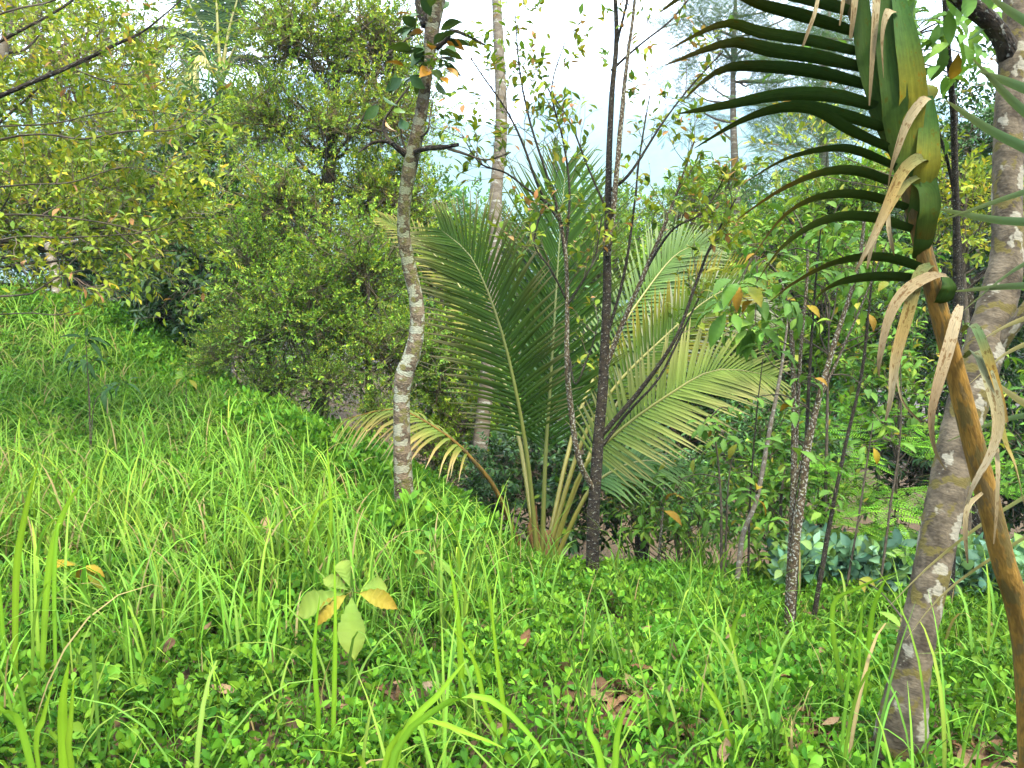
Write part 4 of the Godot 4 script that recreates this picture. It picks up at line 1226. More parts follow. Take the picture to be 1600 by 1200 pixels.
func make_dark_tree():
	rng.seed = 47
	var b := foot(925, 885, 5.6)
	var t := thing("sparse_tree", "slender dark-barked tree with several stems and sparse yellowing leaves before the palm", "tree", b)
	var main := path([[924, 890, 5.6], [928, 800, 5.6], [934, 700, 5.6], [942, 600, 5.6], [948, 480, 5.6], [949, 380, 5.6], [951, 270, 5.6], [956, 150, 5.6], [963, 62, 5.6], [958, -60, 5.6], [950, -200, 5.6]])
	main[0] = b - Vector3(0, 0.1, 0)
	part("trunk", tube(main, [0.050, 0.043, 0.040, 0.038, 0.035, 0.030, 0.023, 0.019, 0.017, 0.013, 0.006], 56, 10, 0.07, 0.0, 0.3), M.bark_dark, t)
	var leaves := []
	var B := [
		# points, thick, thin, twigs, twig reach, leaves per twig, from
		[[[950, 400, 5.55], [958, 330, 5.5], [968, 220, 5.5], [977, 120, 5.5], [992, 0, 5.5], [1000, -120, 5.5]], 0.024, 0.010, 7, 0.4, 5, 0.5],
		[[[963, 70, 5.6], [972, 35, 5.55], [982, -10, 5.5], [990, -80, 5.5]], 0.013, 0.006, 3, 0.35, 5, 0.4],
		[[[946, 575, 5.6], [975, 500, 5.5], [1010, 420, 5.4], [1045, 335, 5.4], [1065, 280, 5.4], [1085, 220, 5.4]], 0.022, 0.006, 12, 0.5, 8, 0.4],
		[[[940, 680, 5.6], [1000, 610, 5.5], [1055, 530, 5.4], [1085, 450, 5.4], [1110, 385, 5.4], [1150, 310, 5.4]], 0.020, 0.006, 10, 0.45, 8, 0.55],
		[[[938, 700, 5.6], [985, 640, 5.6], [1030, 590, 5.6], [1070, 510, 5.6], [1095, 460, 5.6]], 0.014, 0.005, 4, 0.35, 6, 0.6],
		[[[950, 520, 5.6], [975, 430, 5.6], [990, 330, 5.65], [1000, 240, 5.7], [1015, 150, 5.7]], 0.013, 0.005, 6, 0.4, 6, 0.4],
		[[[930, 770, 5.6], [905, 720, 5.5], [892, 640, 5.45], [886, 560, 5.4], [886, 470, 5.4], [884, 400, 5.4], [872, 330, 5.4]], 0.024, 0.014, 3, 0.35, 5, 0.7],
		[[[886, 420, 5.4], [872, 330, 5.4], [850, 260, 5.4], [828, 190, 5.4], [812, 110, 5.4], [805, 20, 5.4]], 0.013, 0.004, 12, 0.5, 6, 0.25],
		[[[878, 350, 5.4], [845, 300, 5.35], [815, 220, 5.3], [790, 170, 5.3], [755, 120, 5.3], [735, 90, 5.3]], 0.011, 0.004, 11, 0.5, 6, 0.25],
		[[[884, 390, 5.4], [890, 300, 5.45], [880, 220, 5.5], [862, 140, 5.5], [885, 60, 5.5]], 0.011, 0.004, 11, 0.45, 6, 0.25],
		[[[872, 330, 5.4], [830, 300, 5.3], [790, 270, 5.3], [750, 255, 5.3], [722, 210, 5.3]], 0.010, 0.004, 8, 0.4, 6, 0.3],
		[[[884, 480, 5.4], [910, 440, 5.35], [930, 400, 5.35], [940, 340, 5.35]], 0.010, 0.004, 5, 0.35, 6, 0.3],
		[[[886, 470, 5.4], [860, 420, 5.3], [835, 380, 5.3], [850, 320, 5.3]], 0.010, 0.004, 7, 0.4, 8, 0.3],
		[[[950, 300, 5.6], [985, 270, 5.5], [1030, 200, 5.5], [1075, 140, 5.5], [1130, 80, 5.5]], 0.012, 0.004, 8, 0.4, 6, 0.35],
		[[[949, 330, 5.6], [918, 260, 5.6], [890, 190, 5.65], [850, 130, 5.7]], 0.010, 0.004, 5, 0.4, 4, 0.4],
		[[[955, 110, 5.6], [1000, 70, 5.6], [1050, 30, 5.6], [1090, -20, 5.6]], 0.010, 0.004, 4, 0.4, 4, 0.4],
		[[[890, 560, 5.4], [900, 600, 5.3], [925, 540, 5.3], [935, 500, 5.3]], 0.008, 0.003, 3, 0.3, 2, 0.4],
		[[[1010, 420, 5.4], [1050, 360, 5.3], [1100, 330, 5.3], [1135, 270, 5.3]], 0.010, 0.004, 9, 0.4, 8, 0.3]]
	for a in B:
		var p := path(a[0])
		part("branch", tube(p, [a[1], lerpf(a[1], a[2], 0.5), a[2]], 22, 6, 0.09, 0.0, 0.3), M.bark_dark if a[1] < 0.021 else M.bark_spot, t)
		twiggy(t, p, a[6], ceili(a[3] * 1.3), a[4], 0.0035, M.bark_twig, leaves, a[5] + 5)
	leaves.reverse()
	leaf_parts(t, leaves, S.one_clove, M.leaf)

func make_right_trunk():
	rng.seed = 53
	var b := foot(1405, 1165, 2.75)
	var t := thing("leaning_tree", "leaning tree with ringed brown trunk and pale lichen patches at the right", "tree", b)
	var tr := path([[1402, 1175, 2.75], [1412, 1120, 2.76], [1424, 1050, 2.78], [1440, 960, 2.8], [1462, 860, 2.83], [1482, 760, 2.86], [1505, 660, 2.9], [1535, 550, 2.95], [1562, 460, 3.0], [1574, 390, 3.02], [1574, 300, 3.05], [1575, 200, 3.08], [1582, 100, 3.1], [1590, -40, 3.15], [1595, -250, 3.2]])
	tr[0] = b - Vector3(0, 0.08, 0)
	part("trunk", tube(tr, [0.118, 0.082, 0.066, 0.061, 0.063, 0.064, 0.066, 0.070, 0.067, 0.057, 0.055, 0.055, 0.051, 0.048, 0.03], 110, 16, 0.03, 0.05, 0.7), M.bark_ring, t)
	part("branch", tube(path([[1578, 90, 3.1], [1560, 50, 3.05], [1530, 20, 3.0], [1490, -10, 2.95], [1440, -60, 2.9]]), [0.045, 0.036, 0.03, 0.02], 16, 8, 0.06), M.bark_dark, t)
	part("branch", tube(path([[1545, 560, 2.95], [1575, 520, 2.9], [1620, 460, 2.85], [1680, 380, 2.8]]), [0.03, 0.026, 0.02], 12, 7, 0.06), M.bark_ring, t)
	var leaves := []
	for l in [[1500, -30, 2.95], [1470, -60, 2.9], [1600, -120, 3.1]]:
		var c := at(l[0], l[1], l[2])
		for i in 14:
			leaves.append(Transform3D(aim((rdir() + Vector3(0, -0.7, 0)).normalized(), Vector3.UP + rdir() * 0.5).scaled_local(Vector3.ONE * rf(0.5, 0.9)), c + rdir() * Vector3(0.25, 0.12, 0.2)))
	leaf_parts(t, leaves, S.one_broad, M.leaf)

# saplings: thin stems with broad ribbed leaves near given pixels
func sapling(called: String, label: String, stems: Array, mats: Array, spots: Array, size: float, opt := {}):
	var f: Array = stems[0][0][0]
	var b := foot(f[0], f[1], f[2])
	var t := thing(called, label, opt.get("category", "sapling"), b, opt.get("group", ""))
	var all := []
	for i in stems.size():
		var p := path(stems[i][0])
		p[0].y = gh(p[0].x, p[0].z) - 0.05
		part("stem", tube(p, [stems[i][1], stems[i][1] * 0.8, stems[i][1] * 0.62, stems[i][1] * 0.3], 26, 7, 0.08, 0.0, 0.25), mats[i % mats.size()], t)
		all.append(p)
	var leaves := []
	for s in spots:          # [px, py, d, spread px, how many]
		var c := at(s[0], s[1], s[2])
		var near: Vector3 = c
		var bd := 1e9
		for p in all:
			for k in 25:
				var q := spline(p, k / 24.0)
				if q.distance_to(c) < bd:
					bd = q.distance_to(c); near = q
		if bd > 0.06:
			part("twig", tube([near, near.lerp(c, 0.5) + Vector3(0, 0.04, 0), c], [0.006, 0.004, 0.003], 6, 4), M.bark_twig, t)
		for i in s[4]:
			var d := rdir()
			d.y = d.y * 0.5 - 0.12
			var o: Vector3 = c + d * s[3] / FOCAL * s[2] * rf(0.1, 0.75)
			leaves.append(Transform3D(aim(d, Vector3.UP + rdir() * 0.35 + Vector3(0, 0, 0.4)).scaled_local(Vector3.ONE * size * rf(0.65, 1.15)), o))
	leaf_parts(t, leaves, opt.get("leaves", S.one_broad), opt.get("mat", M.leaf), 300, opt.get("old", 0.08), S.one_old)
	return t

func make_saplings():
	rng.seed = 59
	sapling("coffee_bush", "clump of slender stems with white-spotted bark and broad leaves, right of centre",
		[[[[1232, 978, 4.35], [1240, 880, 4.36], [1252, 780, 4.38], [1264, 690, 4.4], [1288, 590, 4.4], [1312, 510, 4.42], [1340, 420, 4.45], [1352, 330, 4.5]], 0.026],
		[[[1240, 975, 4.45], [1246, 860, 4.45], [1258, 720, 4.48], [1264, 600, 4.5], [1272, 470, 4.5], [1282, 360, 4.5]], 0.014],
		[[[1228, 975, 4.4], [1238, 800, 4.42], [1268, 660, 4.4], [1310, 560, 4.4], [1345, 480, 4.35], [1385, 380, 4.3]], 0.012]],
		[M.bark_spot, M.bark_dark],
		[[1270, 420, 4.4, 70, 12], [1330, 410, 4.4, 70, 14], [1230, 470, 4.4, 60, 9], [1250, 490, 4.4, 50, 6], [1355, 610, 4.2, 20, 2], [1260, 590, 4.3, 30, 4], [1240, 640, 4.25, 35, 5], [1235, 700, 4.3, 40, 7], [1290, 730, 4.4, 50, 4], [1390, 440, 4.4, 60, 9], [1310, 350, 4.5, 70, 14], [1210, 400, 4.6, 60, 10], [1180, 620, 4.5, 20, 1]], 0.62)
	sapling("slender_sapling", "dark thin-stemmed sapling just right of the white-spotted stems",
		[[[[1266, 985, 4.7], [1284, 890, 4.7], [1300, 800, 4.7], [1320, 700, 4.7], [1345, 590, 4.7], [1356, 500, 4.7], [1366, 400, 4.7]], 0.016]], [M.bark_dark],
		[[1305, 770, 4.6, 40, 4], [1290, 800, 4.5, 30, 2], [1370, 380, 4.7, 70, 10], [1340, 470, 4.7, 60, 6]], 0.6)
	sapling("slender_sapling", "thin pale-stemmed sapling with pale ribbed leaves beside the palm's right frond",
		[[[[1150, 905, 5.6], [1160, 840, 5.6], [1182, 780, 5.6], [1205, 660, 5.6], [1222, 570, 5.6], [1232, 490, 5.6]], 0.022], [[[1170, 900, 5.7], [1172, 780, 5.7], [1182, 650, 5.7], [1192, 560, 5.7]], 0.009]], [M.bark_pale, M.bark_dark],
		[[1160, 770, 5.4, 40, 5], [1180, 770, 5.4, 30, 3], [1150, 740, 5.5, 20, 2]], 0.75)
	sapling("slender_sapling", "leafy sapling under the tip of the palm's right frond",
		[[[[1128, 890, 5.9], [1127, 800, 5.9], [1122, 720, 5.9], [1112, 650, 5.9]], 0.012], [[[1134, 880, 5.9], [1138, 760, 5.9], [1150, 690, 5.9]], 0.009]], [M.bark_twig],
		[[1100, 660, 5.8, 45, 9], [1130, 680, 5.8, 40, 8], [1155, 690, 5.9, 40, 5], [1075, 780, 5.9, 40, 7], [1060, 750, 5.9, 40, 6], [1105, 800, 5.9, 30, 5], [1140, 640, 5.9, 40, 6]], 0.7)
	sapling("slender_sapling", "short sapling topped by one yellow leaf right of the dark trunk",
		[[[[1028, 885, 5.9], [1032, 840, 5.9], [1036, 800, 5.9]], 0.016]], [M.bark_spot], [[1036, 798, 5.8, 8, 1]], 0.9, {"leaves": S.one_old, "old": 0.0})
	sapling("slender_sapling", "thin sapling in front of the feathery green shrubs",
		[[[[1372, 915, 5.3], [1390, 800, 5.3], [1405, 700, 5.3], [1408, 620, 5.3], [1406, 560, 5.3]], 0.009]], [M.bark_twig], [[1390, 690, 5.2, 50, 3], [1360, 690, 5.2, 40, 3]], 0.6, {"old": 0.5})
	sapling("slender_sapling", "bare leaning thin stem left of the leaning ringed trunk",
		[[[[1318, 915, 5.4], [1338, 830, 5.4], [1352, 740, 5.4], [1364, 660, 5.4]], 0.010]], [M.bark_twig], [[1345, 700, 5.3, 30, 2]], 0.6)
	# big ribbed leaves hanging from a branch over the palm's right side
	sapling("cocoa_tree", "tree with hanging ribbed leaves over the right palm frond tips",
		[[[[1235, 900, 5.0], [1240, 700, 5.0], [1236, 520, 5.0], [1215, 430, 4.9], [1180, 400, 4.8]], 0.018], [[[1238, 900, 5.05], [1248, 600, 5.0], [1262, 400, 5.0], [1240, 330, 5.0]], 0.014]], [M.bark_spot],
		[[1160, 440, 4.6, 60, 9], [1185, 470, 4.6, 60, 9], [1140, 480, 4.6, 50, 7], [1180, 510, 4.6, 60, 8], [1200, 450, 4.7, 60, 8], [1190, 540, 4.7, 40, 3]], 1.05, {"category": "tree", "old": 0.16})
	sapling("cocoa_tree", "tree with ribbed bright leaves at the top right behind the near frond",
		[[[[1480, 960, 5.2], [1490, 700, 5.2], [1495, 450, 5.0], [1490, 200, 4.6], [1480, 60, 4.2], [1470, -80, 4.0]], 0.03], [[[1492, 900, 5.2], [1500, 400, 5.0], [1450, 150, 4.4], [1420, 60, 4.0]], 0.014]], [M.bark_dark],
		[[1420, 40, 3.8, 60, 8], [1470, 30, 3.7, 80, 14], [1500, 60, 3.7, 70, 12], [1530, 30, 3.7, 60, 10], [1480, 100, 3.8, 60, 9], [1440, 130, 4.0, 50, 6], [1540, 100, 3.9, 50, 6], [1430, -30, 3.8, 80, 9], [1520, 150, 4.0, 40, 4], [1445, 200, 4.0, 50, 4], [1290, 60, 4.6, 60, 6], [1250, 110, 4.6, 60, 5]], 0.85, {"category": "tree", "old": 0.1})
	rng.seed = 60
	for f in [["broad-leaved shrub low behind the white-spotted stems", 1220, 900, 6.2, [[1210, 720, 6.4, 90, 70, 0.5, 60], [1260, 800, 6.2, 90, 50, 0.5, 54], [1180, 830, 6.2, 60, 40, 0.4, 22]]],
			["broad-leaved shrub filling the gap right of the spotted stems", 1400, 900, 6.4, [[1390, 560, 6.8, 90, 70, 0.5, 60], [1340, 620, 6.6, 70, 60, 0.5, 44], [1440, 640, 6.8, 60, 70, 0.5, 24]]],
			["broad-leaved shrub at the head of the spotted stems", 1290, 880, 6.0, [[1260, 400, 6.2, 100, 60, 0.6, 60], [1360, 430, 6.0, 90, 60, 0.6, 34], [1190, 480, 6.2, 70, 60, 0.5, 26]]],
			["broad-leaved shrub under the palm's low right frond", 1060, 890, 6.7, [[1050, 790, 6.8, 80, 50, 0.4, 50], [1110, 840, 6.5, 60, 30, 0.3, 18], [985, 800, 6.9, 50, 40, 0.3, 18]]],
			["broad-leaved shrub right of the ochre frond stalk", 1640, 900, 5.0, [[1610, 560, 5.2, 80, 90, 0.5, 34], [1640, 720, 5.0, 80, 90, 0.5, 34]]]]:
		tree("broad_leaved_shrub", f[0], [foot(f[1], f[2], f[3]), at(f[1], f[2] - 110, f[3]), at(f[1] + 6, lerpf(f[2] - 110, f[4][0][1], 0.8), f[3])], [0.018, 0.013, 0.006], M.bark_twig, f[4], S.broad, M.leaf, {"category": "shrub", "limb": 0.007, "low": 0.1, "open": -1.0, "size": 0.62, "limbs": 4})
	# seedlings in the grass
	sapling("seedling", "broad-leaved seedling with pale yellow-green ribbed leaves in the foreground grass",
		[[[[545, 1050, 3.15], [546, 1000, 3.15], [548, 950, 3.15], [552, 918, 3.15]], 0.005]], [M.bark_twig], [], 1.0)
	var seed := get_node("seedling") as Node3D
	var pale := lone_leaf(0.19, 0.10, OBOVATE, 0.7, Color(0.11, 0.175, 0.03), Color(0.14, 0.175, 0.03), 0.3, 0.010)
	var gold := lone_leaf(0.17, 0.08, OVAL, 0.7, Color(0.20, 0.18, 0.025), Color(0.22, 0.14, 0.02), 0.3, 0.010)
	for l in [[Vector3(-0.35, 0.75, -0.3), 0, 0.75], [Vector3(0.9, 0.25, -0.4), 0, 0.7], [Vector3(-0.9, -0.05, 0.35), 0, 1.1], [Vector3(0.12, -0.35, 0.95), 0, 1.15], [Vector3(0.9, -0.1, 0.2), 1, 0.95], [Vector3(-0.7, -0.3, 0.6), 1, 0.9], [Vector3(-0.5, 0.4, 0.1), 0, 0.6]]:
		part("leaf", pale if l[1] == 0 else gold, M.soft, seed, Transform3D(aim(l[0], Vector3(0, 0.7, 0.8)).scaled_local(Vector3.ONE * l[2]), at(551, 925, 3.15) + Vector3(l[0].x * 0.03, l[0].y * 0.02, l[0].z * 0.03)))
	sapling("seedling", "seedling with drooping yellow leaf among tall grass at left",
		[[[[125, 1000, 3.7], [124, 940, 3.7], [126, 890, 3.7]], 0.005]], [M.bark_twig], [[126, 885, 3.7, 30, 5]], 0.8, {"leaves": S.one_old, "old": 0.0})
	sapling("seedling", "round-leaved pale seedling on the upper slope near the bushes",
		[[[[290, 640, 7.6], [291, 610, 7.6], [290, 592, 7.6]], 0.005]], [M.bark_twig], [[290, 590, 7.6, 14, 5]], 0.7, {"leaves": [S.one_old[2], S.one_broad[3]], "old": 0.0})
	sapling("seedling", "small yellow-green seedling left of the dark trunk's foot",
		[[[[668, 960, 4.2], [670, 900, 4.2], [672, 868, 4.2]], 0.004]], [M.bark_twig], [[675, 868, 4.2, 25, 5]], 0.6, {"leaves": [S.one_old[2], S.one_broad[3]], "old": 0.0})
	sapling("seedling", "seedling with one drooping ribbed leaf left of the leaning trunk",
		[[[[1410, 1060, 3.6], [1412, 1000, 3.6], [1412, 950, 3.6]], 0.005]], [M.bark_twig], [[1412, 985, 3.5, 20, 3], [1340, 905, 4.4, 12, 2]], 0.75, {"leaves": [S.one_old[2], S.one_broad[3]], "old": 0.0})
	sapling("mango_sapling", "dark-leaved young sapling standing in the grass at left",
		[[[[140, 720, 6.6], [140, 640, 6.6], [137, 580, 6.6], [134, 530, 6.6]], 0.008], [[[141, 720, 6.6], [146, 640, 6.6], [165, 610, 6.6], [190, 600, 6.6]], 0.005]], [M.bark_twig],
		[[134, 530, 6.6, 40, 12], [125, 560, 6.6, 35, 9], [145, 565, 6.6, 30, 7], [190, 600, 6.6, 30, 9], [160, 605, 6.6, 25, 4]], 1.0, {"leaves": S.one_lance, "old": 0.0})

# ---------------------------------------------------------------- the wall of trees and bushes behind
const LEFT_LOBES := [[40, 60, 6.6, 260, 170, 0.9, 330], [150, 250, 6.8, 200, 140, 0.9, 360], [60, 330, 6.6, 190, 130, 0.9, 300], [240, 350, 7.0, 110, 80, 0.7, 150], [-160, 250, 6.6, 160, 300, 1.0, 250], [60, -200, 6.6, 260, 150, 1.0, 160]]

func make_left_side():
	rng.seed = 61
	# near tree reaching in from the left: long thin branches, yellowing leaves
	var b := foot(-95, 600, 7.5)
	var t := thing("clove_tree", "leafy tree at the left edge, dense yellow-green leaves hanging over the upper slope", "tree", b)
	var tr := [b, at(-85, 430, 7.4), at(-65, 330, 7.2), at(-30, 200, 7.0), at(10, 60, 7.0), at(30, -150, 7.0)]
	part("trunk", tube(tr, [0.06, 0.055, 0.05, 0.045, 0.04, 0.02], 24, 9, 0.05), M.bark_pale, t)
	crown(t, LEFT_LOBES, S.clove, M.leaf, Color(1.5, 1.42, 1.25), 0.0, 1.6)
	limbs(t, tr, LEFT_LOBES.slice(0, 4), 4, 0.02, M.bark_twig, 0.3)
	# a second one just outside the frame sends its long branches in
	var b2 := foot(-210, 700, 5.3)
	var t2 := thing("clove_tree", "long dark branches with yellow-green leaves reaching in from the left edge", "tree", b2)
	var tr2 := [b2, at(-205, 480, 5.3), at(-200, 300, 5.3), at(-205, 120, 5.3), at(-200, -80, 5.3), at(-190, -300, 5.3)]
	part("trunk", tube(tr2, [0.075, 0.065, 0.06, 0.05, 0.04, 0.02], 30, 10, 0.05), M.bark_spot, t2)
	var leaves := []
	for a in [
		[[[-160, 190, 5.0], [0, 150, 5.1], [100, 108, 5.2], [180, 70, 5.3], [230, 45, 5.4], [300, -15, 5.5]], 0.026, 12],
		[[[-160, 130, 5.2], [0, 65, 5.3], [100, 10, 5.4], [160, -40, 5.5]], 0.02, 8],
		[[[-140, 60, 5.0], [-20, 30, 5.1], [80, 2, 5.2], [160, -30, 5.3]], 0.014, 8],
		[[[-100, 260, 5.6], [30, 212, 5.5], [130, 217, 5.4], [200, 205, 5.3], [275, 202, 5.3], [335, 165, 5.3]], 0.013, 16],
		[[[-100, 200, 5.8], [60, 195, 5.7], [150, 178, 5.6], [220, 172, 5.5], [300, 185, 5.4]], 0.010, 13],
		[[[-120, 340, 5.5], [0, 336, 5.4], [100, 340, 5.3], [180, 352, 5.3], [235, 370, 5.3]], 0.012, 13],
		[[[-120, 400, 5.2], [0, 375, 5.1], [90, 372, 5.0], [170, 368, 5.0], [240, 360, 5.0], [300, 330, 5.0]], 0.010, 13],
		[[[-100, 430, 4.9], [20, 462, 4.8], [60, 452, 4.7], [100, 430, 4.7], [140, 445, 4.7]], 0.010, 9],
		[[[-100, 480, 5.0], [20, 490, 4.9], [90, 492, 4.8], [135, 478, 4.8]], 0.007, 5],
		[[[-100, 290, 5.3], [20, 290, 5.2], [110, 285, 5.2], [190, 262, 5.2], [260, 270, 5.2]], 0.010, 13],
		[[[180, 360, 5.6], [220, 395, 5.6], [260, 425, 5.6], [300, 450, 5.7]], 0.008, 8],
		[[[120, 110, 5.5], [180, 130, 5.5], [240, 130, 5.5], [290, 110, 5.6]], 0.008, 9]]:
		var p := path(a[0])
		if a[0][0][0] < 0:
			var best: Vector3 = tr2[0]
			for k in 40:
				var q := spline(tr2, k / 39.0)
				if q.distance_to(p[0] - Vector3(0, 0.15, 0)) < best.distance_to(p[0] - Vector3(0, 0.15, 0)):
					best = q
			p[0] = best
		part("branch", tube(p, [a[1] * 0.75, a[1] * 0.6, a[1] * 0.4, a[1] * 0.15], 20, 6, 0.09), M.bark_dark if a[1] > 0.014 else M.bark_twig, t2)
		twiggy(t2, p, 0.2, a[2], 0.42, 0.003, M.bark_twig, leaves, 7, 0.2)
	leaves.reverse()
	leaf_parts(t2, leaves, S.one_clove, M.leaf)
	# trees behind it
	tree("small_tree", "light grey-stemmed tree in the left background above the slope", [foot(88, 480, 12.5), at(86, 430, 12.8), at(60, 300, 14), at(45, 150, 14), at(60, 0, 14)], [0.085, 0.08, 0.075, 0.06, 0.04], M.bark_pale,
		[[60, 60, 14, 190, 150, 2, 420], [-120, 150, 13, 180, 200, 2, 300], [170, 130, 15, 150, 130, 2, 420], [60, 300, 14, 160, 120, 1.5, 380], [230, 300, 14, 120, 90, 1.5, 260]], S.small, M.glint, {"size": 1.5, "open": -0.2, "tint": Color(1.7, 1.65, 1.4)})
	tree("small_tree", "dark broad-crowned tree behind the left twigs, lower branches to the ground", [foot(200, 480, 16), at(200, 380, 16), at(190, 300, 16)], [0.14, 0.1, 0.06], M.bark_dark,
		[[180, 330, 16, 170, 110, 2, 380], [60, 400, 17, 190, 60, 2, 260], [-80, 380, 15, 160, 120, 2, 260]], S.dark, M.gloss, {"size": 1.6})
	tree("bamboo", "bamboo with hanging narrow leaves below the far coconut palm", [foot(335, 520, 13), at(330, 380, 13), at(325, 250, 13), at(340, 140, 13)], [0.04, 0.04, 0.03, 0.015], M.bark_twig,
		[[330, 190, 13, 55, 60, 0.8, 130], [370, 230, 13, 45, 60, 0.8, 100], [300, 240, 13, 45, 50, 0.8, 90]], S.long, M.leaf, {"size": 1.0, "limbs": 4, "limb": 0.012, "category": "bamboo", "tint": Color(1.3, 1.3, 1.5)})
	tree("dark_tree", "dark-leaved tree between the left twigs and the large bushy tree", [foot(290, 560, 12), at(290, 440, 12), at(300, 330, 12)], [0.09, 0.07, 0.04], M.bark_dark,
		[[300, 300, 12, 90, 80, 1.0, 260], [340, 400, 11.5, 90, 90, 0.9, 280], [240, 430, 12.5, 90, 60, 0.9, 200]], S.dark, M.gloss, {"size": 1.25})
	tree("dark_shrub", "dark long-leaved shrub at the head of the green bank", [foot(250, 520, 12.2), at(250, 480, 12.2), at(255, 440, 12.2)], [0.04, 0.03, 0.02], M.bark_dark,
		[[240, 450, 12.2, 60, 45, 0.6, 110], [300, 460, 11.6, 60, 50, 0.6, 110]], S.long, M.gloss, {"size": 0.9, "category": "shrub", "tint": Color(0.7, 0.75, 0.8)})
	# the large bushy tree
	rng.seed = 67
	tree("bushy_tree", "large bushy tree with small yellow-green leaves, left of the crooked trunk", [foot(500, 720, 10.4), at(500, 560, 10.4), at(505, 400, 10.3), at(520, 220, 10.3), at(530, 40, 10.3)], [0.13, 0.11, 0.09, 0.06, 0.03], M.bark_twig,
		[[470, 70, 10.2, 90, 95, 1.1, 560], [580, 60, 10.6, 110, 110, 1.2, 620], [430, 190, 10.0, 75, 85, 0.9, 380], [610, 190, 10.6, 95, 95, 1.1, 460], [520, 200, 10.2, 80, 60, 0.9, 260], [560, 320, 10.4, 130, 90, 1.1, 520], [450, 320, 10.0, 100, 80, 1.0, 420], [660, 110, 10.9, 50, 90, 0.8, 220]], S.small, M.glint, {"size": 1.0, "open": -0.12, "limbs": 5, "limb": 0.03, "tint": Color(1.75, 1.78, 1.4)})
	tree("thicket_shrub", "dense green shrub at the foot of the large bushy tree", [foot(420, 660, 9.6), at(420, 560, 9.5), at(420, 440, 9.5)], [0.05, 0.04, 0.02], M.bark_twig,
		[[400, 430, 9.6, 100, 90, 0.9, 460], [470, 500, 9.2, 110, 90, 0.8, 480], [380, 530, 9.3, 60, 50, 0.5, 170], [520, 600, 8.8, 80, 50, 0.5, 260], [430, 600, 9.0, 90, 45, 0.5, 260], [350, 560, 9.6, 60, 50, 0.5, 160]], S.small, M.glint, {"size": 0.92, "category": "shrub", "limbs": 5, "limb": 0.018, "low": 0.1, "tint": Color(1.25, 1.5, 1.3)})
	tree("thicket_shrub", "tall loose shrub between the crooked trunk and the bushy tree", [foot(580, 720, 9.4), at(575, 560, 9.4), at(575, 420, 9.4)], [0.05, 0.04, 0.02], M.bark_twig,
		[[570, 440, 9.5, 90, 100, 0.9, 480], [610, 560, 9.2, 80, 80, 0.8, 330], [540, 520, 9.3, 60, 70, 0.6, 200], [600, 650, 8.9, 80, 50, 0.5, 230]], S.small, M.glint, {"size": 0.92, "category": "shrub", "limbs": 5, "limb": 0.016, "low": 0.1, "tint": Color(1.5, 1.65, 1.35)})
	tree("thicket_shrub", "light green shrub behind the palm's left fronds", [foot(690, 760, 10.6), at(690, 600, 10.6), at(690, 440, 10.6)], [0.05, 0.04, 0.02], M.bark_twig,
		[[690, 420, 11, 70, 110, 1.0, 360], [690, 580, 10.4, 80, 110, 0.9, 420], [650, 330, 11, 60, 80, 0.9, 220], [730, 660, 10.2, 60, 60, 0.6, 160], [660, 700, 9.6, 90, 50, 0.5, 220]], S.bright, M.leaf, {"size": 0.85, "category": "shrub", "limbs": 4, "limb": 0.016, "low": 0.1, "tint": Color(1.05, 1.0, 1.0)})

